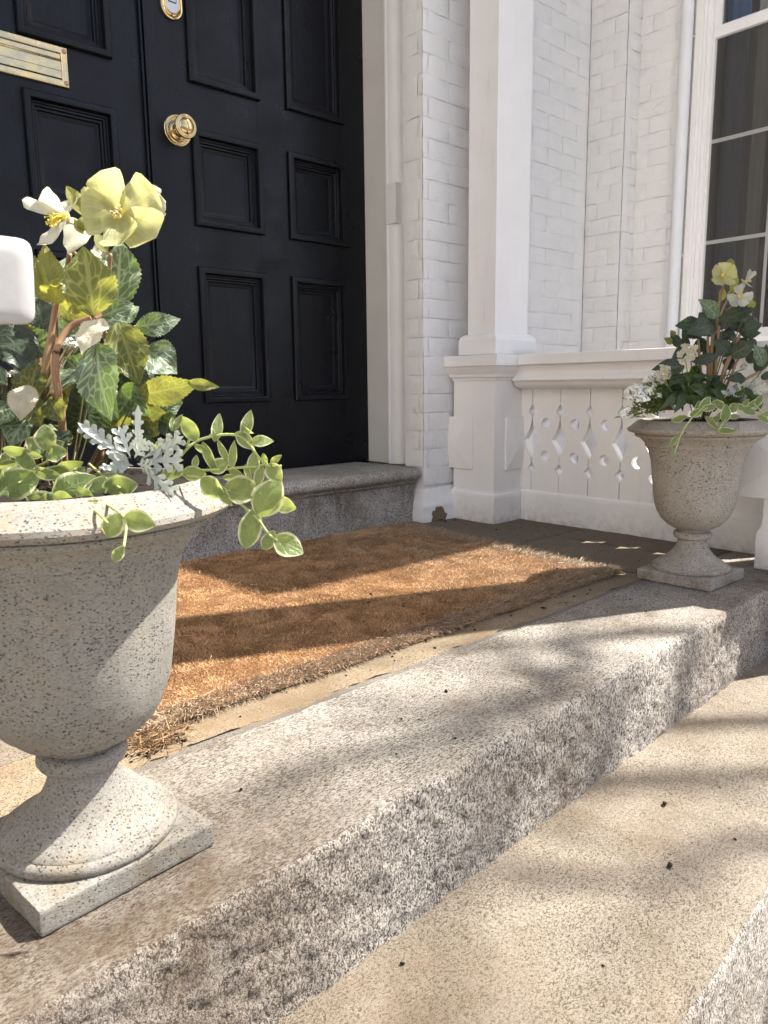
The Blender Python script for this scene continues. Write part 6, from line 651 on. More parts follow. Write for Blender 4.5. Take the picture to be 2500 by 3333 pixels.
B().box((BX-.007, y0, .001), (BX+.045, y1+.015, .0955)).obj('base_board', mt, bal)
B().extrude([(BX-.007, .096), (BX-.0055, .107), (BX-.001, .114), (BX+.045, .114), (BX+.045, .096)], 1, y0, y1+.015).obj('base_moulding', mt, bal)
PITCH = .1193; S0 = 1.6635
def half_edge():                                              # right edge of a board: (inset, z) from bottom to top
    p = [(.0012, .114), (.0012, .171), (.0185, .1955), (.0015, .2145)]
    for i in range(9):
        t = i/8; z = .2145+(.298-.2145)*t; p.append((.0015+.0345*t**2.1, z))
    q = [(a, .596-z) for a, z in p[4:-1]][::-1]
    return p+q+[(.0015, .3815), (.0185, .4005), (.0012, .425), (.0012, .481)]
def board(ya, yb, lfret, rfret):
    E_ = half_edge(); th = .030
    ra = [(ya+a, z) for a, z in E_] if rfret else [(ya, .114), (ya, .481)]            # lower-y edge
    la = [(yb-a, z) for a, z in E_] if lfret else [(yb, .114), (yb, .481)]
    loops = [ra+la[::-1]]
    if lfret and rfret:
        for z in (.2405, .3575): loops.append([((ya+yb)/2+.0195*math.cos(q), z+.0195*math.sin(q)) for q in np.linspace(0, 2*math.pi, 24, endpoint=False)])
    bm = bmesh.new(); eds = []
    for lp in loops:
        v = [bm.verts.new((BX, a, z)) for a, z in lp]; eds += [bm.edges.new((v[i], v[(i+1) % len(v)])) for i in range(len(v))]
    bmesh.ops.triangle_fill(bm, use_beauty=True, edges=eds)
    bmesh.ops.solidify(bm, geom=bm.faces[:], thickness=0) if False else None
    ex = bmesh.ops.extrude_face_region(bm, geom=bm.faces[:], use_keep_orig=True)
    for v in [g_ for g_ in ex['geom'] if isinstance(g_, bmesh.types.BMVert)]: v.co.x += th
    bmesh.ops.recalc_face_normals(bm, faces=bm.faces)
    me = bpy.data.meshes.new('fretwork_board'); bm.to_mesh(me); bm.free(); me.materials.append(M[mt]); return newobj('fretwork_board', me, bal)
board(S0, 1.722, False, True)
for k in range(7): o = board(S0-PITCH*(k+1), S0-PITCH*k, True, True); o.location.x = (.0006, -.0005, .0, .0008, -.0004, .0003, 0)[k]

# ================================================================== HANDRAIL near the camera
hr = thing('handrail', 'white rounded handrail end jutting in from the left edge', 'handrail', (0.0, .55, -.4))
P1 = Vector((.146, .530, .5685)); dv = Vector((0, -1, -.12)).normalized(); b = B(); prof = []
for i in range(28):
    q = 2*math.pi*i/28; cx = math.copysign(abs(math.cos(q))**.26, math.cos(q)); cz = math.copysign(abs(math.sin(q))**.26, math.sin(q)); prof.append((cx*.030, cz*.0275))
ks = [(-1.49, 1), (-.02, 1), (-.004, .992), (-.0015, .965), (-.0003, .92), (0, .6), (.0001, .3), (.0001, .001)]
sdv = dv.cross(Vector((0, 0, 1))).normalized(); upv = sdv.cross(dv)
for d, s in ks: b.v += [tuple(P1+dv*d+sdv*(a*s)+upv*(c*s)) for a, c in prof]
for i in range(len(ks)-1):
    for j in range(28): b.f.append((i*28+j, i*28+(j+1) % 28, (i+1)*28+(j+1) % 28, (i+1)*28+j))
b.obj('rail', 'handrail_paint', hr, True)
B().box((.126, 1.985, .66), (.166, 2.004, .80), .004).obj('wall_bracket', 'white_paint_wood', hr)
# ================================================================== URNS
bowl_prof = [(.0001, .1315), (.030, .1315), (.046, .1335), (.063, .1425), (.078, .157), (.0885, .175), (.0955, .196), (.1, .222), (.1035, .25), (.106, .278), (.1095, .305), (.116, .330), (.1255, .349), (.138, .3605), (.1455, .364), (.149, .3655), (.1505, .3685), (.150, .3715), (.1485, .3725), (.1490, .3738), (.1590, .3748), (.1662, .3772), (.1692, .3818), (.1682, .3868), (.1610, .3915), (.1500, .4005), (.1420, .4058), (.1370, .4070), (.1325, .407), (.130, .400), (.128, .385), (.124, .34)]
stem_prof = [(.0885, .0255), (.0925, .0275), (.0945, .032), (.0935, .037), (.0895, .040), (.0865, .0405), (.0855, .043), (.0775, .048), (.065, .0555), (.0535, .065), (.0445, .076), (.0385, .088), (.0352, .099), (.0345, .1055), (.0385, .107), (.0435, .109), (.0462, .1145), (.0455, .1205), (.0425, .1245), (.0365, .1265), (.036, .134)]
def dens(p, n=3):
    o = []
    for (a, c), (d, e) in zip(p[:-1], p[1:]):
        k = max(1, int(math.hypot(d-a, e-c)/.006)); o += [(a+(d-a)*i/k, c+(e-c)*i/k) for i in range(k)]
    return o+[p[-1]]
def wob(me, seed, a=.0009):
    for v in me.vertices:
        c = v.co; n_ = fbm(c.x*22+seed, c.y*22, c.z*22, 4); r = max(.001, math.hypot(c.x, c.y)); k = n_*a
        v.co.x += c.x/r*k; v.co.y += c.y/r*k; v.co.z += fbm(c.x*20, c.y*20+seed, c.z*20, 3)*a*.6
def urn(label, loc, rz, mat, seed):
    t = thing('garden_urn', label, 'urn', loc, rz, 'stone urns flanking the door')
    o = B().lathe(dens(bowl_prof), 120).obj('bowl', mat, t, True, True, 42); wob(o.data, seed)
    o = B().lathe(dens(stem_prof), 96).obj('stem', mat, t, True, True, 42); wob(o.data, seed+3)
    bm = bmesh.new(); bmesh.ops.create_cube(bm, size=1)
    for v in bm.verts: v.co = Vector((v.co.x*.192, v.co.y*.192, v.co.z*.0265+.01325+.0008))
    bmesh.ops.bevel(bm, geom=bm.edges[:], offset=.0035, segments=2, affect='EDGES', profile=.6)
    bmesh.ops.subdivide_edges(bm, edges=[e for e in bm.edges if e.calc_length() > .015], cuts=16, use_grid_fill=True)
    me = bpy.data.meshes.new('plinth'); bm.to_mesh(me); bm.free(); me.materials.append(M[mat]); me.shade_smooth(); me.set_sharp_from_angle(angle=R(50)); wob(me, seed+5, .0016)
    newobj('plinth', me, t, True)
    # soil
    vs_ = [(0, 0, .404)]; fs = []
    for i in range(1, 9):
        for j in range(48):
            q = 2*math.pi*j/48; r = .1315*i/8; vs_.append((r*math.cos(q), r*math.sin(q), (.4035)+.006*fbm(r*40*math.cos(q)+seed, r*40*math.sin(q), 0, 4)-(.004 if i == 8 else 0)))
    for j in range(48): fs.append((0, 1+j, 1+(j+1) % 48))
    for i in range(7):
        for j in range(48): fs.append((1+i*48+j, 1+(i+1)*48+j, 1+(i+1)*48+(j+1) % 48, 1+i*48+(j+1) % 48))
    so = newobj('potting_soil', mesh('potting_soil', vs_, fs, 'soil_dark', True)); so.matrix_basis = t.matrix_basis.copy(); stuff(so)
    return t
NA = (.264, .777, 0); FA = (1.842, .862, 0)
un = urn('large pale cast stone urn of flowers nearest the camera on the granite step', NA, R(5.5), 'cast_stone_pale', 1)
uf = urn('grey-brown cast stone urn beside the white balustrade at the far end', FA, R(0), 'cast_stone_grey', 9)

# ================================================================== DOORMAT
mat_ = thing('doormat', 'thick brown coir doormat with frayed edges lying before the door', 'doormat', (1.1, 1.45, 0))
Q = [np.array(p) for p in ((.425, .992), (1.752, 1.012), (1.835, 1.925), (.43, 1.935))]
def quad(u, v): return (1-v)*((1-u)*Q[0]+u*Q[1])+v*((1-u)*Q[3]+u*Q[2])
vs_ = []; fs = []; n, m = 60, 44
for z in (.0035, .009):
    for i in range(n+1):
        for j in range(m+1):
            p = quad(i/n, j/m); vs_.append((p[0]+.006*fbm(p[1]*14, 2.2, 0, 2)*(abs(i/n-.5) > .49), p[1]+.007*fbm(p[0]*12, .3, 0, 3)*(j == 0), z+(.0015*fbm(p[0]*9, p[1]*9, 0, 2) if z > .005 else 0)))
K = (n+1)*(m+1)
for i in range(n):
    for j in range(m): fs.append((K+i*(m+1)+j, K+(i+1)*(m+1)+j, K+(i+1)*(m+1)+j+1, K+i*(m+1)+j+1))
rim = [i*(m+1) for i in range(n+1)]+[n*(m+1)+j for j in range(1, m+1)]+[i*(m+1)+m for i in range(n-1, -1, -1)]+[j for j in range(m-1, 0, -1)]
for a in range(len(rim)): c = (a+1) % len(rim); fs.append((rim[a], rim[c], K+rim[c], K+rim[a]))
newobj('backing', mesh('backing', vs_, fs, 'coir_backing'), mat_)
def vnoise(x, y, s, seed):
    rg = np.random.default_rng(seed).random((64, 64)); xx = x*s; yy = y*s; xi = np.floor(xx).astype(int); yi = np.floor(yy).astype(int); fx = xx-xi; fy = yy-yi
    fx = fx*fx*(3-2*fx); fy = fy*fy*(3-2*fy); g_ = lambda a, c: rg[a % 64, c % 64]
    return (g_(xi, yi)*(1-fx)+g_(xi+1, yi)*fx)*(1-fy)+(g_(xi, yi+1)*(1-fx)+g_(xi+1, yi+1)*fx)*fy
def fibres(name, base, tip, wid, col, par, bend):
    """every fibre is a bent ribbon of two segments"""
    n = len(base); d = tip-base; side = np.cross(d, RNG.normal(size=(n, 3))); side /= np.linalg.norm(side, axis=1)[:, None]+1e-9
    mid = base+d*.55+bend; w = wid[:, None]
    co = np.stack([base-side*w, base+side*w, mid-side*w*.8, mid+side*w*.8, tip], 1).reshape(-1, 3)
    o = np.arange(n)*5
    tri = np.stack([o, o+1, o+3, o, o+3, o+2, o+2, o+3, o+4], 1).reshape(-1)
    me = bpy.data.meshes.new(name); me.vertices.add(n*5); me.vertices.foreach_set('co', co.astype('f').ravel())
    me.loops.add(n*9); me.loops.foreach_set('vertex_index', tri.astype('i')); me.polygons.add(n*3); me.polygons.foreach_set('loop_start', np.arange(n*3, dtype='i')*3)
    try: me.polygons.foreach_set('loop_total', np.full(n*3, 3, 'i'))
    except Exception: pass
    me.update(calc_edges=True); at = me.color_attributes.new('tint', 'FLOAT_COLOR', 'POINT')
    c5 = np.repeat(np.concatenate([col, np.ones((n, 1))], 1), 5, 0); at.data.foreach_set('color', c5.astype('f').ravel()); me.materials.append(M['coir_fibre'])
    return stuff(newobj(name, me, par))
n = 240000; u = RNG.random(n); v = RNG.random(n); P = np.array([(1-v)*((1-u)*Q[0][k]+u*Q[1][k])+v*((1-u)*Q[3][k]+u*Q[2][k]) for k in (0, 1)]).T
lon = vnoise(P[:, 0], P[:, 1], 9, 1)*.6+vnoise(P[:, 0], P[:, 1], 34, 2)*.4
L_ = .004+.005*lon+RNG.random(n)*.005
ang = vnoise(P[:, 0], P[:, 1], 22, 3)*6.28*1.3; lean = .6+.9*vnoise(P[:, 0], P[:, 1], 30, 4)
lx = np.cos(ang)*lean*.7+RNG.normal(0, .45, n)-.05; ly = np.sin(ang)*lean*.7+RNG.normal(0, .45, n)-.25
d = np.stack([lx, ly, np.ones(n)], 1); d /= np.linalg.norm(d, axis=1)[:, None]
base = np.concatenate([P, np.full((n, 1), .006)], 1)
edge = np.minimum.reduce([v*.93, (1-u)*1.33]); gr = np.clip(1-edge/.10, 0, 1)*.8+.25*(vnoise(P[:, 0], P[:, 1], 7, 6)-.4)
gr = np.clip(gr+np.clip((P[:, 0]-1.15)/.8, 0, .55), 0, 1)[:, None]
col = (1-gr)*np.array([.50, .305, .155])+gr*np.array([.43, .315, .215]); col *= (.6+.75*RNG.random((n, 1)))*(.75+.45*vnoise(P[:, 0], P[:, 1], 18, 8)[:, None])
bend = np.stack([RNG.normal(0, .0018, n), RNG.normal(0, .0018, n), np.full(n, .0012)], 1)
fibres('fibre_pile', base, base+d*L_[:, None], .0004+.0004*RNG.random(n), np.clip(col, .01, .9), mat_, bend)
# frayed fringe along the front, right and left edges
def fringe(a, c, outv, n, ln, seed):
    t = RNG.random(n); b_ = a[None]*(1-t[:, None])+c[None]*t[:, None]; rag = vnoise(t*20, t*0+seed, 3, seed)
    b_ = np.concatenate([b_-outv[None]*(RNG.random((n, 1))**.8*.055-.004), .002+RNG.random((n, 1))*.010], 1)
    o2 = np.array([outv[0], outv[1]]); tv = (c-a)/np.linalg.norm(c-a)
    sp = RNG.normal(-.12, .55, n)
    dr = np.concatenate([o2[None]*(.7+.5*RNG.random((n, 1)))+tv[None]*sp[:, None], RNG.normal(.22, .34, (n, 1))], 1); dr /= np.linalg.norm(dr, axis=1)[:, None]
    l = ln*(.35+.55*RNG.random(n)+.55*rag**2)
    tip = b_+dr*l[:, None]; tip[:, 2] = np.maximum(tip[:, 2], .0015+.003*RNG.random(n))
    col = np.array([.41, .305, .21])[None]*(.35+.95*RNG.random((n, 1)))
    fibres('fringe', b_, tip, .00035+.0003*RNG.random(n), np.clip(col, .01, .9), mat_, np.stack([RNG.normal(0, .002, n), RNG.normal(0, .002, n), np.full(n, .004)], 1))
fringe(Q[0], Q[1], np.array([.02, -1.]), 13000, .025, 21); fringe(Q[1], Q[2], np.array([1., -.1]), 9000, .028, 22); fringe(Q[0]+np.array([-.0, .0]), Q[3], np.array([-1., 0]), 5000, .03, 23)
# loose tangle at the near left corner
n = 420; b_ = np.stack([.430+RNG.normal(0, .022, n), .968+RNG.normal(0, .016, n), .002+.012*RNG.random(n)], 1)
dr = RNG.normal(size=(n, 3))*np.array([1, 1, .35]); dr /= np.linalg.norm(dr, axis=1)[:, None]; tp = b_+dr*(.012+.03*RNG.random(n))[:, None]; tp[:, 2] = np.maximum(tp[:, 2], .002)
fibres('loose_fibre', b_, tp, .0005+.0005*RNG.random(n), np.array([.27, .17, .09])[None]*(.3+1.1*RNG.random((n, 1))), mat_, RNG.normal(0, .005, (n, 3)))
n = 900; uu = RNG.random(n); vv_ = RNG.random(n)**.7; PP = np.array([(1-vv_)*((1-uu)*Q[0][k]+uu*Q[1][k])+vv_*((1-uu)*Q[3][k]+uu*Q[2][k]) for k in (0, 1)]).T
b_ = np.concatenate([PP, .016+.006*RNG.random((n, 1))], 1); dr = RNG.normal(size=(n, 3))*np.array([1, 1, .15]); dr /= np.linalg.norm(dr, axis=1)[:, None]
fibres('loose_fibre', b_, b_+dr*(.012+.022*RNG.random(n))[:, None], .0004+.0002*RNG.random(n), np.array([.45, .30, .165])[None]*(.5+.8*RNG.random((n, 1))), mat_, RNG.normal(0, .004, (n, 3)))

# ================================================================== PLANTS
def leaf_mesh(name, row, mat, kindshape, nl=20, nw=6):
    Bp, T = Vector(row[0:3]), Vector(row[3:6]); nr = Vector(row[6:9]); Wd, kind, fold, curl = row[9:13]
    ax = T-Bp; L = ax.length; ax.normalize(); nr = (nr-ax*nr.dot(ax)).normalized(); sd_ = ax.cross(nr)
    rn = random.Random(int((row[0]*7919+row[1]*104729+row[2]*1299709+row[5]*31337)*1e4) & 0xffff); ph = rn.uniform(0, 6); tw = rn.uniform(-.55, .55); curl *= rn.uniform(.3, 2.0); wvy = rn.uniform(.04, .15)
    vs_ = []; uv = []; fs = []
    for i in range(nl+1):
        t = i/nl
        if kindshape == 'round': pf_ = max(0, math.sin(math.pi*t**.90))**.78*(1-.10*t)*1.06
        elif kindshape == 'petal': pf_ = max(0, math.sin(math.pi*min(1, .5*t**.75+.0)))**.8 if t < .82 else math.sqrt(max(0, 1-((t-.82)/.18)**2))*math.sin(math.pi*.5*.82**.75)**.8
        elif kindshape == 'lance': pf_ = max(0, math.sin(math.pi*t**.75))**.9*(1-.25*t)
        else: pf_ = max(0, math.sin(math.pi*t**.88))**.78*(1-.28*max(0, t-.6)/.4)
        hw = Wd/2*max(pf_, .04)
        ser = 1+(.055 if i % 2 else -.035)*(1 if kindshape == 'serrate' and 1 < i < nl-1 else 0)
        arch = curl*L*.55*(t*(1-t)*1.4-.25*t*t+.0)+.012*L*math.sin(t*9+ph)
        if kindshape == 'petal': arch = curl*L*(.55*t*t-.25*t)
        for j in range(nw+1):
            v = j/nw*2-1; e = hw*(ser if abs(v) > .99 else 1)
            lift = fold*hw*(abs(v)**1.2) if kindshape != 'petal' else fold*hw*v*v
            wav = wvy*hw*math.sin(t*14+ph+v*1.5)*abs(v)
            c, s = math.cos(tw*t), math.sin(tw*t)
            p = Bp+ax*(L*t)+sd_*(e*v*c)+nr*(arch+lift+wav+e*v*s); vs_.append(p); uv.append((t*L/max(Wd, 1e-4), .5+v*.5))
    for i in range(nl):
        for j in range(nw): a = i*(nw+1)+j; fs.append((a, a+nw+1, a+nw+2, a+1))
    return mesh(name, vs_, fs, mat, True, uv)
HM = ['hellebore_leaf', 'hellebore_leaf_backlit', 'hellebore_leaf_pale', 'hellebore_bract', 'hellebore_leaf_dark']
def stems(rows, mat, parent, name='stem', nseg=6):
    for r, pts in rows:
        sp = smoothpath(pts, nseg); k = len(sp)
        B().tube(sp, [r*(1-.25*(1-i/(k-1))) for i in range(k)], 9).obj(name, mat, parent, True)
def petioles(rows, parent, mat, anchor, every=1, r=.0013):
    """short leaf stalks towards the crown of the plant"""
    b = B(); a = Vector(anchor)
    for row in rows[::every]:
        p = Vector(row[0:3]); q = p.lerp(a, .45)-Vector((0, 0, .02)); e = p.lerp(a, .85); e.z = min(e.z, a.z)
        b.tube(smoothpath([p, q, e], 4), r, 6)
    return b
def flowers(rows, parent):
    for f in rows:
        c = Vector(f['c']); n = Vector(f['n']).normalized(); u = n.orthogonal().normalized(); w = n.cross(u); st = B(); eye = B()
        rad = max((Vector(p[:3])-c).length for p in f['p'])
        M4 = Matrix(((u.x, w.x, n.x, c.x), (u.y, w.y, n.y, c.y), (u.z, w.z, n.z, c.z), (0, 0, 0, 1)))
        eye.lathe([(.0001, -.004), (rad*.10, -.003), (rad*.13, .001), (rad*.07, .004), (.0001, .005)], 14, M4)
        fo = eye.obj('flower', 'stamen_yellow' if f['s'] else 'hellebore_bract', parent, True)
        for i, p in enumerate(f['p']):
            T = Vector(p[:3]); d = (T-c).normalized(); b0 = c+d*rad*.05
            nf = (n+(-Vector(AX_FWD))*.6 if f['k'] else n); nn = (nf-d*nf.dot(d)); nn = nn.normalized() if nn.length > .05 else n
            row = list(b0)+list(T)+list(nn)+[p[3], 0, random.uniform(.22, .42), random.uniform(.15, .42)]
            newobj('petal', leaf_mesh('petal', row, 'petal_white' if f['k'] else 'petal_yellow', 'petal', 12, 8), fo)
        if f['s']:
            rn = random.Random(int(c.x*1e5)); k = 26 if f['s'] == 2 else 15
            for i in range(k):
                q = rn.uniform(0, 6.28); sp = rn.uniform(.05, .34 if f['s'] == 2 else .2)
                d = (n+(u*math.cos(q)+w*math.sin(q))*sp*2).normalized(); l = rad*rn.uniform(.28, .42)*(1.25 if f['s'] == 2 else .9)
                st.tube([c+d*.002, c+d*l*.6, c+d*l+Vector((0, 0, -.0015))], [.0004, .0004, .0003], 5)
                st.lathe([(.0001, -.0012), (.001, 0), (.0001, .0012)], 6, Matrix.Translation(c+d*l+Vector((0, 0, -.0015))))
            newobj('stamens', mesh('stamens', st.v, st.f, 'stamen_yellow' if f['s'] == 2 else 'stamen_cream', True), fo)
def hellebore(label, loc, leaves, stem_rows, fl, bracts, buds, far):
    t = thing('hellebore_plant', label, 'plant', loc, 0, 'hellebores planted in the urns')
    stems(stem_rows, 'hellebore_stem', t)
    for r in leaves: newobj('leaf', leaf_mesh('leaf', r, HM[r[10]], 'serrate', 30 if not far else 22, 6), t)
    for r in bracts: newobj('bract', leaf_mesh('bract', r, HM[r[10]], 'serrate', 18, 4), t)
    flowers(fl, t)
    for x, y, z, r in buds: B().lathe([(.0001, -r*1.2), (r*.7, -r*.8), (r, 0), (r*.75, r*.8), (.0001, r*1.35)], 14, Matrix.Translation((x, y, z))).obj('flower_bud', 'hellebore_bract', t, True)
    petioles(leaves, t, '', (loc[0], loc[1], .40), 4, .0009 if not far else .0014).obj('leaf_stalk', 'leaf_stalk', t, True)
    return t
hellebore('tall hellebore in near urn with large pale yellow bloom against the black door', (NA[0], NA[1], .398), HELLE_NEAR, STEM_NEAR, FLOWER_NEAR, BRACT_NEAR, BUD_NEAR, False)
hellebore('dark-leaved hellebore in far urn with pale blooms before the window', (FA[0], FA[1], .398), HELLE_FAR, STEM_FAR, FLOWER_FAR, [], BUD_FAR, True)
def periwinkle(label, loc, leaves, vines):
    t = thing('periwinkle', label, 'trailing plant', loc, 0, 'variegated trailing periwinkles')
    for r, pts in vines: B().tube(smoothpath(pts, 6), r, 7).obj('vine', 'green_stem', t, True)
    for r in leaves: newobj('leaf', leaf_mesh('leaf', r, 'periwinkle_leaf', 'round', 14, 8), t)
    return t
periwinkle('cream-edged periwinkle with round leaves on the front rim of near urn', (NA[0]-.07, NA[1]-.08, .398), VINCA_NEAR_LEFT, VINE_NEAR_LEFT)
periwinkle('long periwinkle vine trailing right over the near urn towards the doormat', (NA[0]+.09, NA[1]-.03, .398), VINCA_NEAR_RIGHT, VINE_NEAR_RIGHT)
periwinkle('cream-edged periwinkle spilling over the front rim of far urn', (FA[0], FA[1]-.10, .398), VINCA_FAR, VINE_FAR)
def dusty(label, loc, rows):
    t = thing('dusty_miller', label, 'plant', loc, 0, 'silver dusty millers in the urns')
    for row in rows:
        Bp, T = Vector(row[0:3]), Vector(row[3:6]); nr = Vector(row[6:9]); Wd = row[9]; ax = T-Bp; L = ax.length; ax.normalize(); nr = (nr-ax*nr.dot(ax)).normalized(); sd_ = ax.cross(nr)
        vs_ = []; fs = []; uv = []
        def sub(me): 
            o = len(vs_); vs_.extend([v.co.copy() for v in me.vertices]); uv.extend([(.3, .8)]*len(me.vertices)); fs.extend([tuple(i+o for i in p.vertices) for p in me.polygons]); bpy.data.meshes.remove(me)
        def lobe(b, t_, w, f=.25): sub(leaf_mesh('x', list(b)+list(t_)+list(nr)+[w, 0, f, .25], 'dusty_leaf', 'petal', 7, 4))
        lobe(Bp, T, max(Wd*.20, L*.13), .2)
        k = max(3, int(L/.0105))
        for i in range(k):
            f = .20+.70*i/k
            for s in (-1, 1):
                b = Bp+ax*L*f; ln = Wd*.56*(1-.45*abs(f-.5)); q = R(50-20*f)
                dd = (ax*math.cos(q)+sd_*s*math.sin(q)+nr*.10).normalized(); tp = b+dd*ln; lobe(b, tp, ln*.40, .15)
                for s2 in (-1, 1):
                    dd2 = (dd*.8+dd.cross(nr)*s2*.6).normalized(); b2 = b+dd*ln*.58; lobe(b2, b2+dd2*ln*.32, ln*.22, .1)
        newobj('leaf', mesh('leaf', vs_, fs, 'dusty_leaf', True, uv), t)
    return t
dusty('silver-white lobed dusty miller sunlit in the middle of near urn', (NA[0]+.03, NA[1]-.05, .398), DUSTY_NEAR)
dusty('silver-grey lobed dusty miller at right side of far urn', (FA[0]+.06, FA[1]-.05, .398), DUSTY_FAR)
def alyssum(label, loc, heads, dens_, leafs=True):
    t = thing('alyssum', label, 'flower', loc, 0, 'tiny white alyssum in the urns')
    lv = B(); a = Vector(loc)
    for x, y, z, r in heads:
        b = B(); rn = random.Random(int((x+y*3+z*7)*1e5)); c = Vector((x, y, z))
        for i in range(dens_):
            q = rn.uniform(0, 6.28); h = rn.uniform(-.2, 1); s = math.sqrt(max(0, 1-h*h)); p = c+Vector((s*math.cos(q), s*math.sin(q), h*.8))*r*rn.uniform(.75, 1.05); n = (p-c).normalized(); u = n.orthogonal().normalized(); w = n.cross(u); k = r*.21*rn.uniform(.7, 1.2); q0 = rn.uniform(0, 1.5)
            for m_ in range(4):
                e = u*math.cos(q0+m_*1.571)+w*math.sin(q0+m_*1.571); g_ = n.cross(e); b.add([p, p+e*k*.6+g_*k*.45+n*k*.2, p+e*k*1.1+n*k*.25, p+e*k*.6-g_*k*.45+n*k*.2], [(0, 1, 2, 3)])
        b.obj('flower_head', 'tiny_white', t)
        for i in range(5):
            o_ = c+Vector((rn.uniform(-1, 1), rn.uniform(-1, 1), -.3))*r*.5; lv.tube(smoothpath([o_, o_.lerp(a, .5)+Vector((0, 0, .012)), a+Vector((rn.uniform(-.02, .02), rn.uniform(-.02, .02), 0))], 3), .0006, 4)
    lv.obj('stem', 'dark_stem', t)
    if leafs:
        rn = random.Random(4); k = 0
        for x, y, z, r in heads:
            for i in range(20):
                p = Vector((x, y, z)).lerp(a, rn.uniform(.08, .8))+Vector((rn.uniform(-1, 1), rn.uniform(-1, 1), rn.uniform(-1, 1)))*.012; d = Vector((rn.uniform(-1, 1), rn.uniform(-1, 1), rn.uniform(-.2, .8))).normalized()
                newobj('leaf', leaf_mesh('leaf', list(p)+list(p+d*.022)+list(d.orthogonal())+[.006, 0, .2, .3], 'alyssum_leaf', 'lance', 5, 2), t)
    return t
alyssum('tiny white alyssum spilling over left rim of far urn', ALYS_FAR_BASE, ALYS_FAR, 90)
alyssum('small white alyssum heads among dark leaves at left of near urn', (NA[0]-.05, NA[1], .40), ALYS_NEAR, 40, False)
# nemesia: white clustered flowers with yellow eyes over dark leaves
t = thing('nemesia', 'white nemesia flower clusters over dark pointed leaves in far urn', 'flower', (FA[0]-.05, FA[1]-.05, .398))
for row in NEM_LEAF_FAR: newobj('leaf', leaf_mesh('leaf', row, 'nemesia_leaf', 'lance', 10, 4), t)
stems(NEM_FAR_STEM, 'green_stem', t)
fw = Vector(AX_FWD)
for x, y, z, r in NEM_FAR_POS:
    rn = random.Random(int(x*1e5)); c = Vector((x, y, z)); u = Vector((.739, -.673, 0)); 
    for i in range(9 if r > .02 else 5):
        q = i*2.4; s = math.sqrt((i+.3)/9); d = (u*math.cos(q)*s+Vector((0, 0, 1))*math.sin(q)*s-fw*(1-s*s*.7)).normalized(); fc = c+d*r*.85; n = (d+Vector((rn.uniform(-.3, .3), rn.uniform(-.3, .3), rn.uniform(-.2, .3)))).normalized(); a_ = n.orthogonal().normalized(); w_ = n.cross(a_)
        e = B().lathe([(.0001, .0005), (.0022, .001), (.0016, .0028), (.0001, .0032)], 8, Matrix(((a_.x, w_.x, n.x, fc.x), (a_.y, w_.y, n.y, fc.y), (a_.z, w_.z, n.z, fc.z), (0, 0, 0, 1)))).obj('flower', 'flower_eye', t, True)
        pv = []; pf2 = []; pu = []; q0 = rn.uniform(0, 6)
        for k in range(5):
            dd = (a_*math.cos(q0+k*1.257)+w_*math.sin(q0+k*1.257)); me = leaf_mesh('x', list(fc)+list(fc+dd*r*.42+n*.0015)+list(n)+[r*.34, 0, .3, .3], 'petal_white', 'petal', 6, 4); o_ = len(pv); pv += [v.co.copy() for v in me.vertices]; pu += [(.3, .7)]*len(me.vertices); pf2 += [tuple(j+o_ for j in p.vertices) for p in me.polygons]; bpy.data.meshes.remove(me)
        newobj('petals', mesh('petals', pv, pf2, 'petal_white', True, pu), e)

# ================================================================== FALLEN BITS
def blob(p, sx, sy, sz, rz, rn):
    b = B().lathe([(.0001, -1), (.6, -.7), (1, 0), (.7, .65), (.0001, 1)], 7); M_ = Matrix.Translation(p) @ Matrix.Rotation(rz, 4, 'Z') @ Matrix.Diagonal((sx, sy, sz, 1)); return [tuple(M_ @ (Vector(v)*rn.uniform(.75, 1.2))) for v in b.v], b.f
def crumbs(name, spots, mat):
    b = B(); rn = random.Random(3)
    for x0, x1, y0, y1, z, n in spots:
        for i in range(n):
            s = rn.uniform(.0008, .0026)*(1.5 if rn.random() < .12 else 1); v, f = blob((rn.uniform(x0, x1), rn.uniform(y0, y1), z+s*.4), s*rn.uniform(.8, 2.2), s, s*.6, rn.uniform(0, 3.1), rn); b.add(v, f)
    return stuff(b.obj(name, mat))
crumbs('fallen_crumbs', [(.32, 1.7, .66, .89, .001, 16), (.38, .47, .93, .985, .001, 46), (.45, 1.7, .95, 1.0, .001, 30), (.4, 1.8, .33, .60, -.185, 12), (1.82, 2.2, 1.0, 1.7, .003, 36), (1.97, 2.06, 1.84, 1.9, .003, 16), (.9, 1.7, 1.05, 1.5, .022, 22)], 'soil_dark')
rn = random.Random(8)
for lab, p, sx, sy in (('dark oval seed lying in the faint shadow on the lower step', (.955, .452, -.1825), .0075, .0042), ('thin dark seed husk on the pale upper step near its middle', (.86, .80, .002), .0065, .0026), ('dark crumpled leaf bit on the sunny lower step below the riser', (1.10, .535, -.1825), .006, .0045)):
    v, f = blob(p, sx, sy, .0022, rn.uniform(.2, 1), rn); tag(newobj('fallen_seed', mesh('fallen_seed', v, f, 'soil_dark', True)), lab, 'seed')

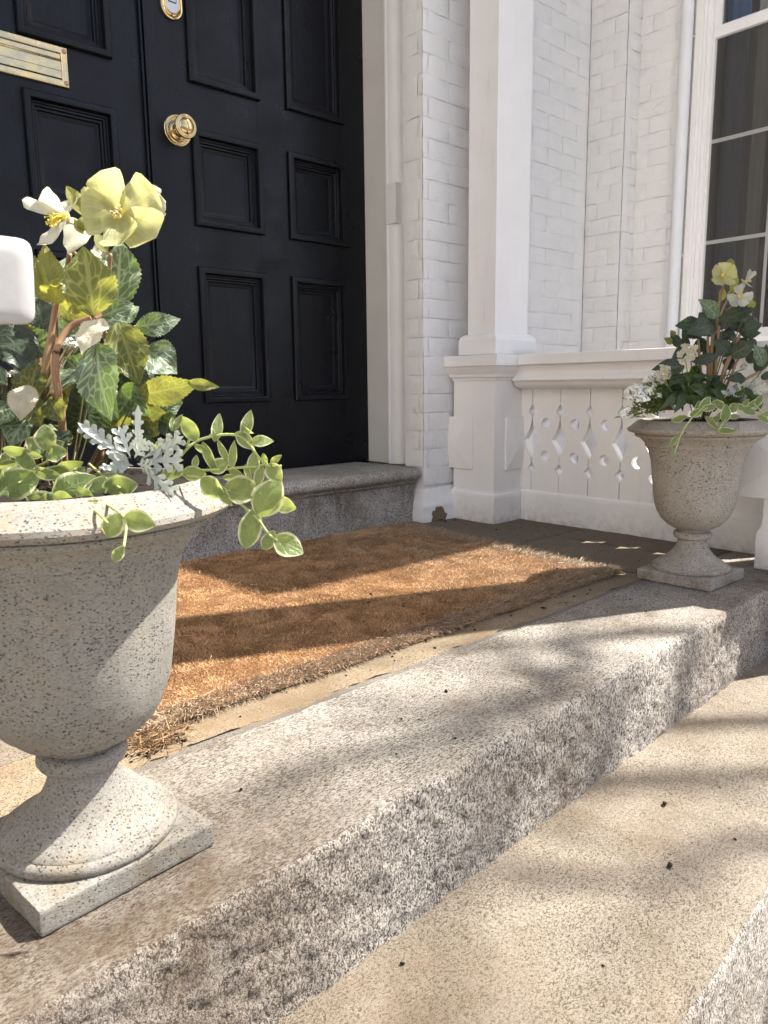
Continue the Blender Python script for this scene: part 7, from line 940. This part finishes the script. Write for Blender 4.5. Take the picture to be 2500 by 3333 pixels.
# ================================================================== STREET TREE (outside the picture; its branches shade the steps)
tr = thing('street_tree', 'bare spring street tree whose branches shade the stone steps', 'tree', (8.4, -4.0, -.47))
sdir = np.array([SUN_AZ[0]*math.cos(SUN_EL), SUN_AZ[1]*math.cos(SUN_EL), math.sin(SUN_EL)])
tb = B(); tb.tube(smoothpath([(8.4, -4.0, -.5), (8.35, -3.95, 1.5), (8.42, -3.92, 3.2), (8.3, -3.9, 5.2), (8.25, -3.8, 8.5)], 5), [.17-.006*i for i in range(21)], 12).obj('trunk', 'bark', tr, True)
BRANCH = [([(8.3, -3.9, 5.2), (7.4, -2.9, 6.0), (6.6, -1.9, 6.5), (5.827, -1.242, 6.549), (5.593, -1.259, 6.469), (5.386, -1.262, 6.389), (5.2, -1.247, 6.309), (5.022, -1.206, 6.269), (4.866, -1.145, 6.229), (4.768, -1.135, 6.229)], 0.036), ([(8.2, -3.8, 5.8), (7.3, -2.8, 6.4), (6.5, -2.0, 6.8), (5.914, -1.515, 6.709), (5.757, -1.422, 6.629), (5.579, -1.364, 6.549), (5.436, -1.308, 6.469), (5.454, -1.184, 6.389), (5.5, -1.095, 6.389)], 0.032), ([(8.4, -3.95, 4.6), (7.5, -3.2, 6.0), (6.7, -2.4, 6.7), (5.961, -1.769, 6.843), (5.757, -1.702, 6.763), (5.626, -1.634, 6.683), (5.5, -1.521, 6.603), (5.407, -1.41, 6.524)], 0.030)]
rn = random.Random(21)
for pts, r in BRANCH:
    sp = smoothpath(pts, 5); k = len(sp); bo = B().tube(sp, [r*(1-.72*i/(k-1)) for i in range(k)], 8).obj('branch', 'bark', tr, True); tw = B()
    for i in range(14, k, 2):
        for s in range(1):
            d = (sp[i]-sp[i-1]).normalized(); e = (d+Vector((rn.uniform(-1, 1), rn.uniform(-1, 1), rn.uniform(-.3, .8)))*.9).normalized(); l = rn.uniform(.25, .6); p = sp[i]; q = p+e*l*.5+Vector((0, 0, .03)); tw.tube([p, q, p+e*l], [.007, .005, .003], 5)
            for j in range(3): f = q+(e+Vector((rn.uniform(-1, 1), rn.uniform(-1, 1), rn.uniform(-1, 1)))*.7)*.16; tw.tube([q, f], [.004, .002], 4)
    newobj('twigs', mesh('twigs', tw.v, tw.f, 'bark', True), bo)
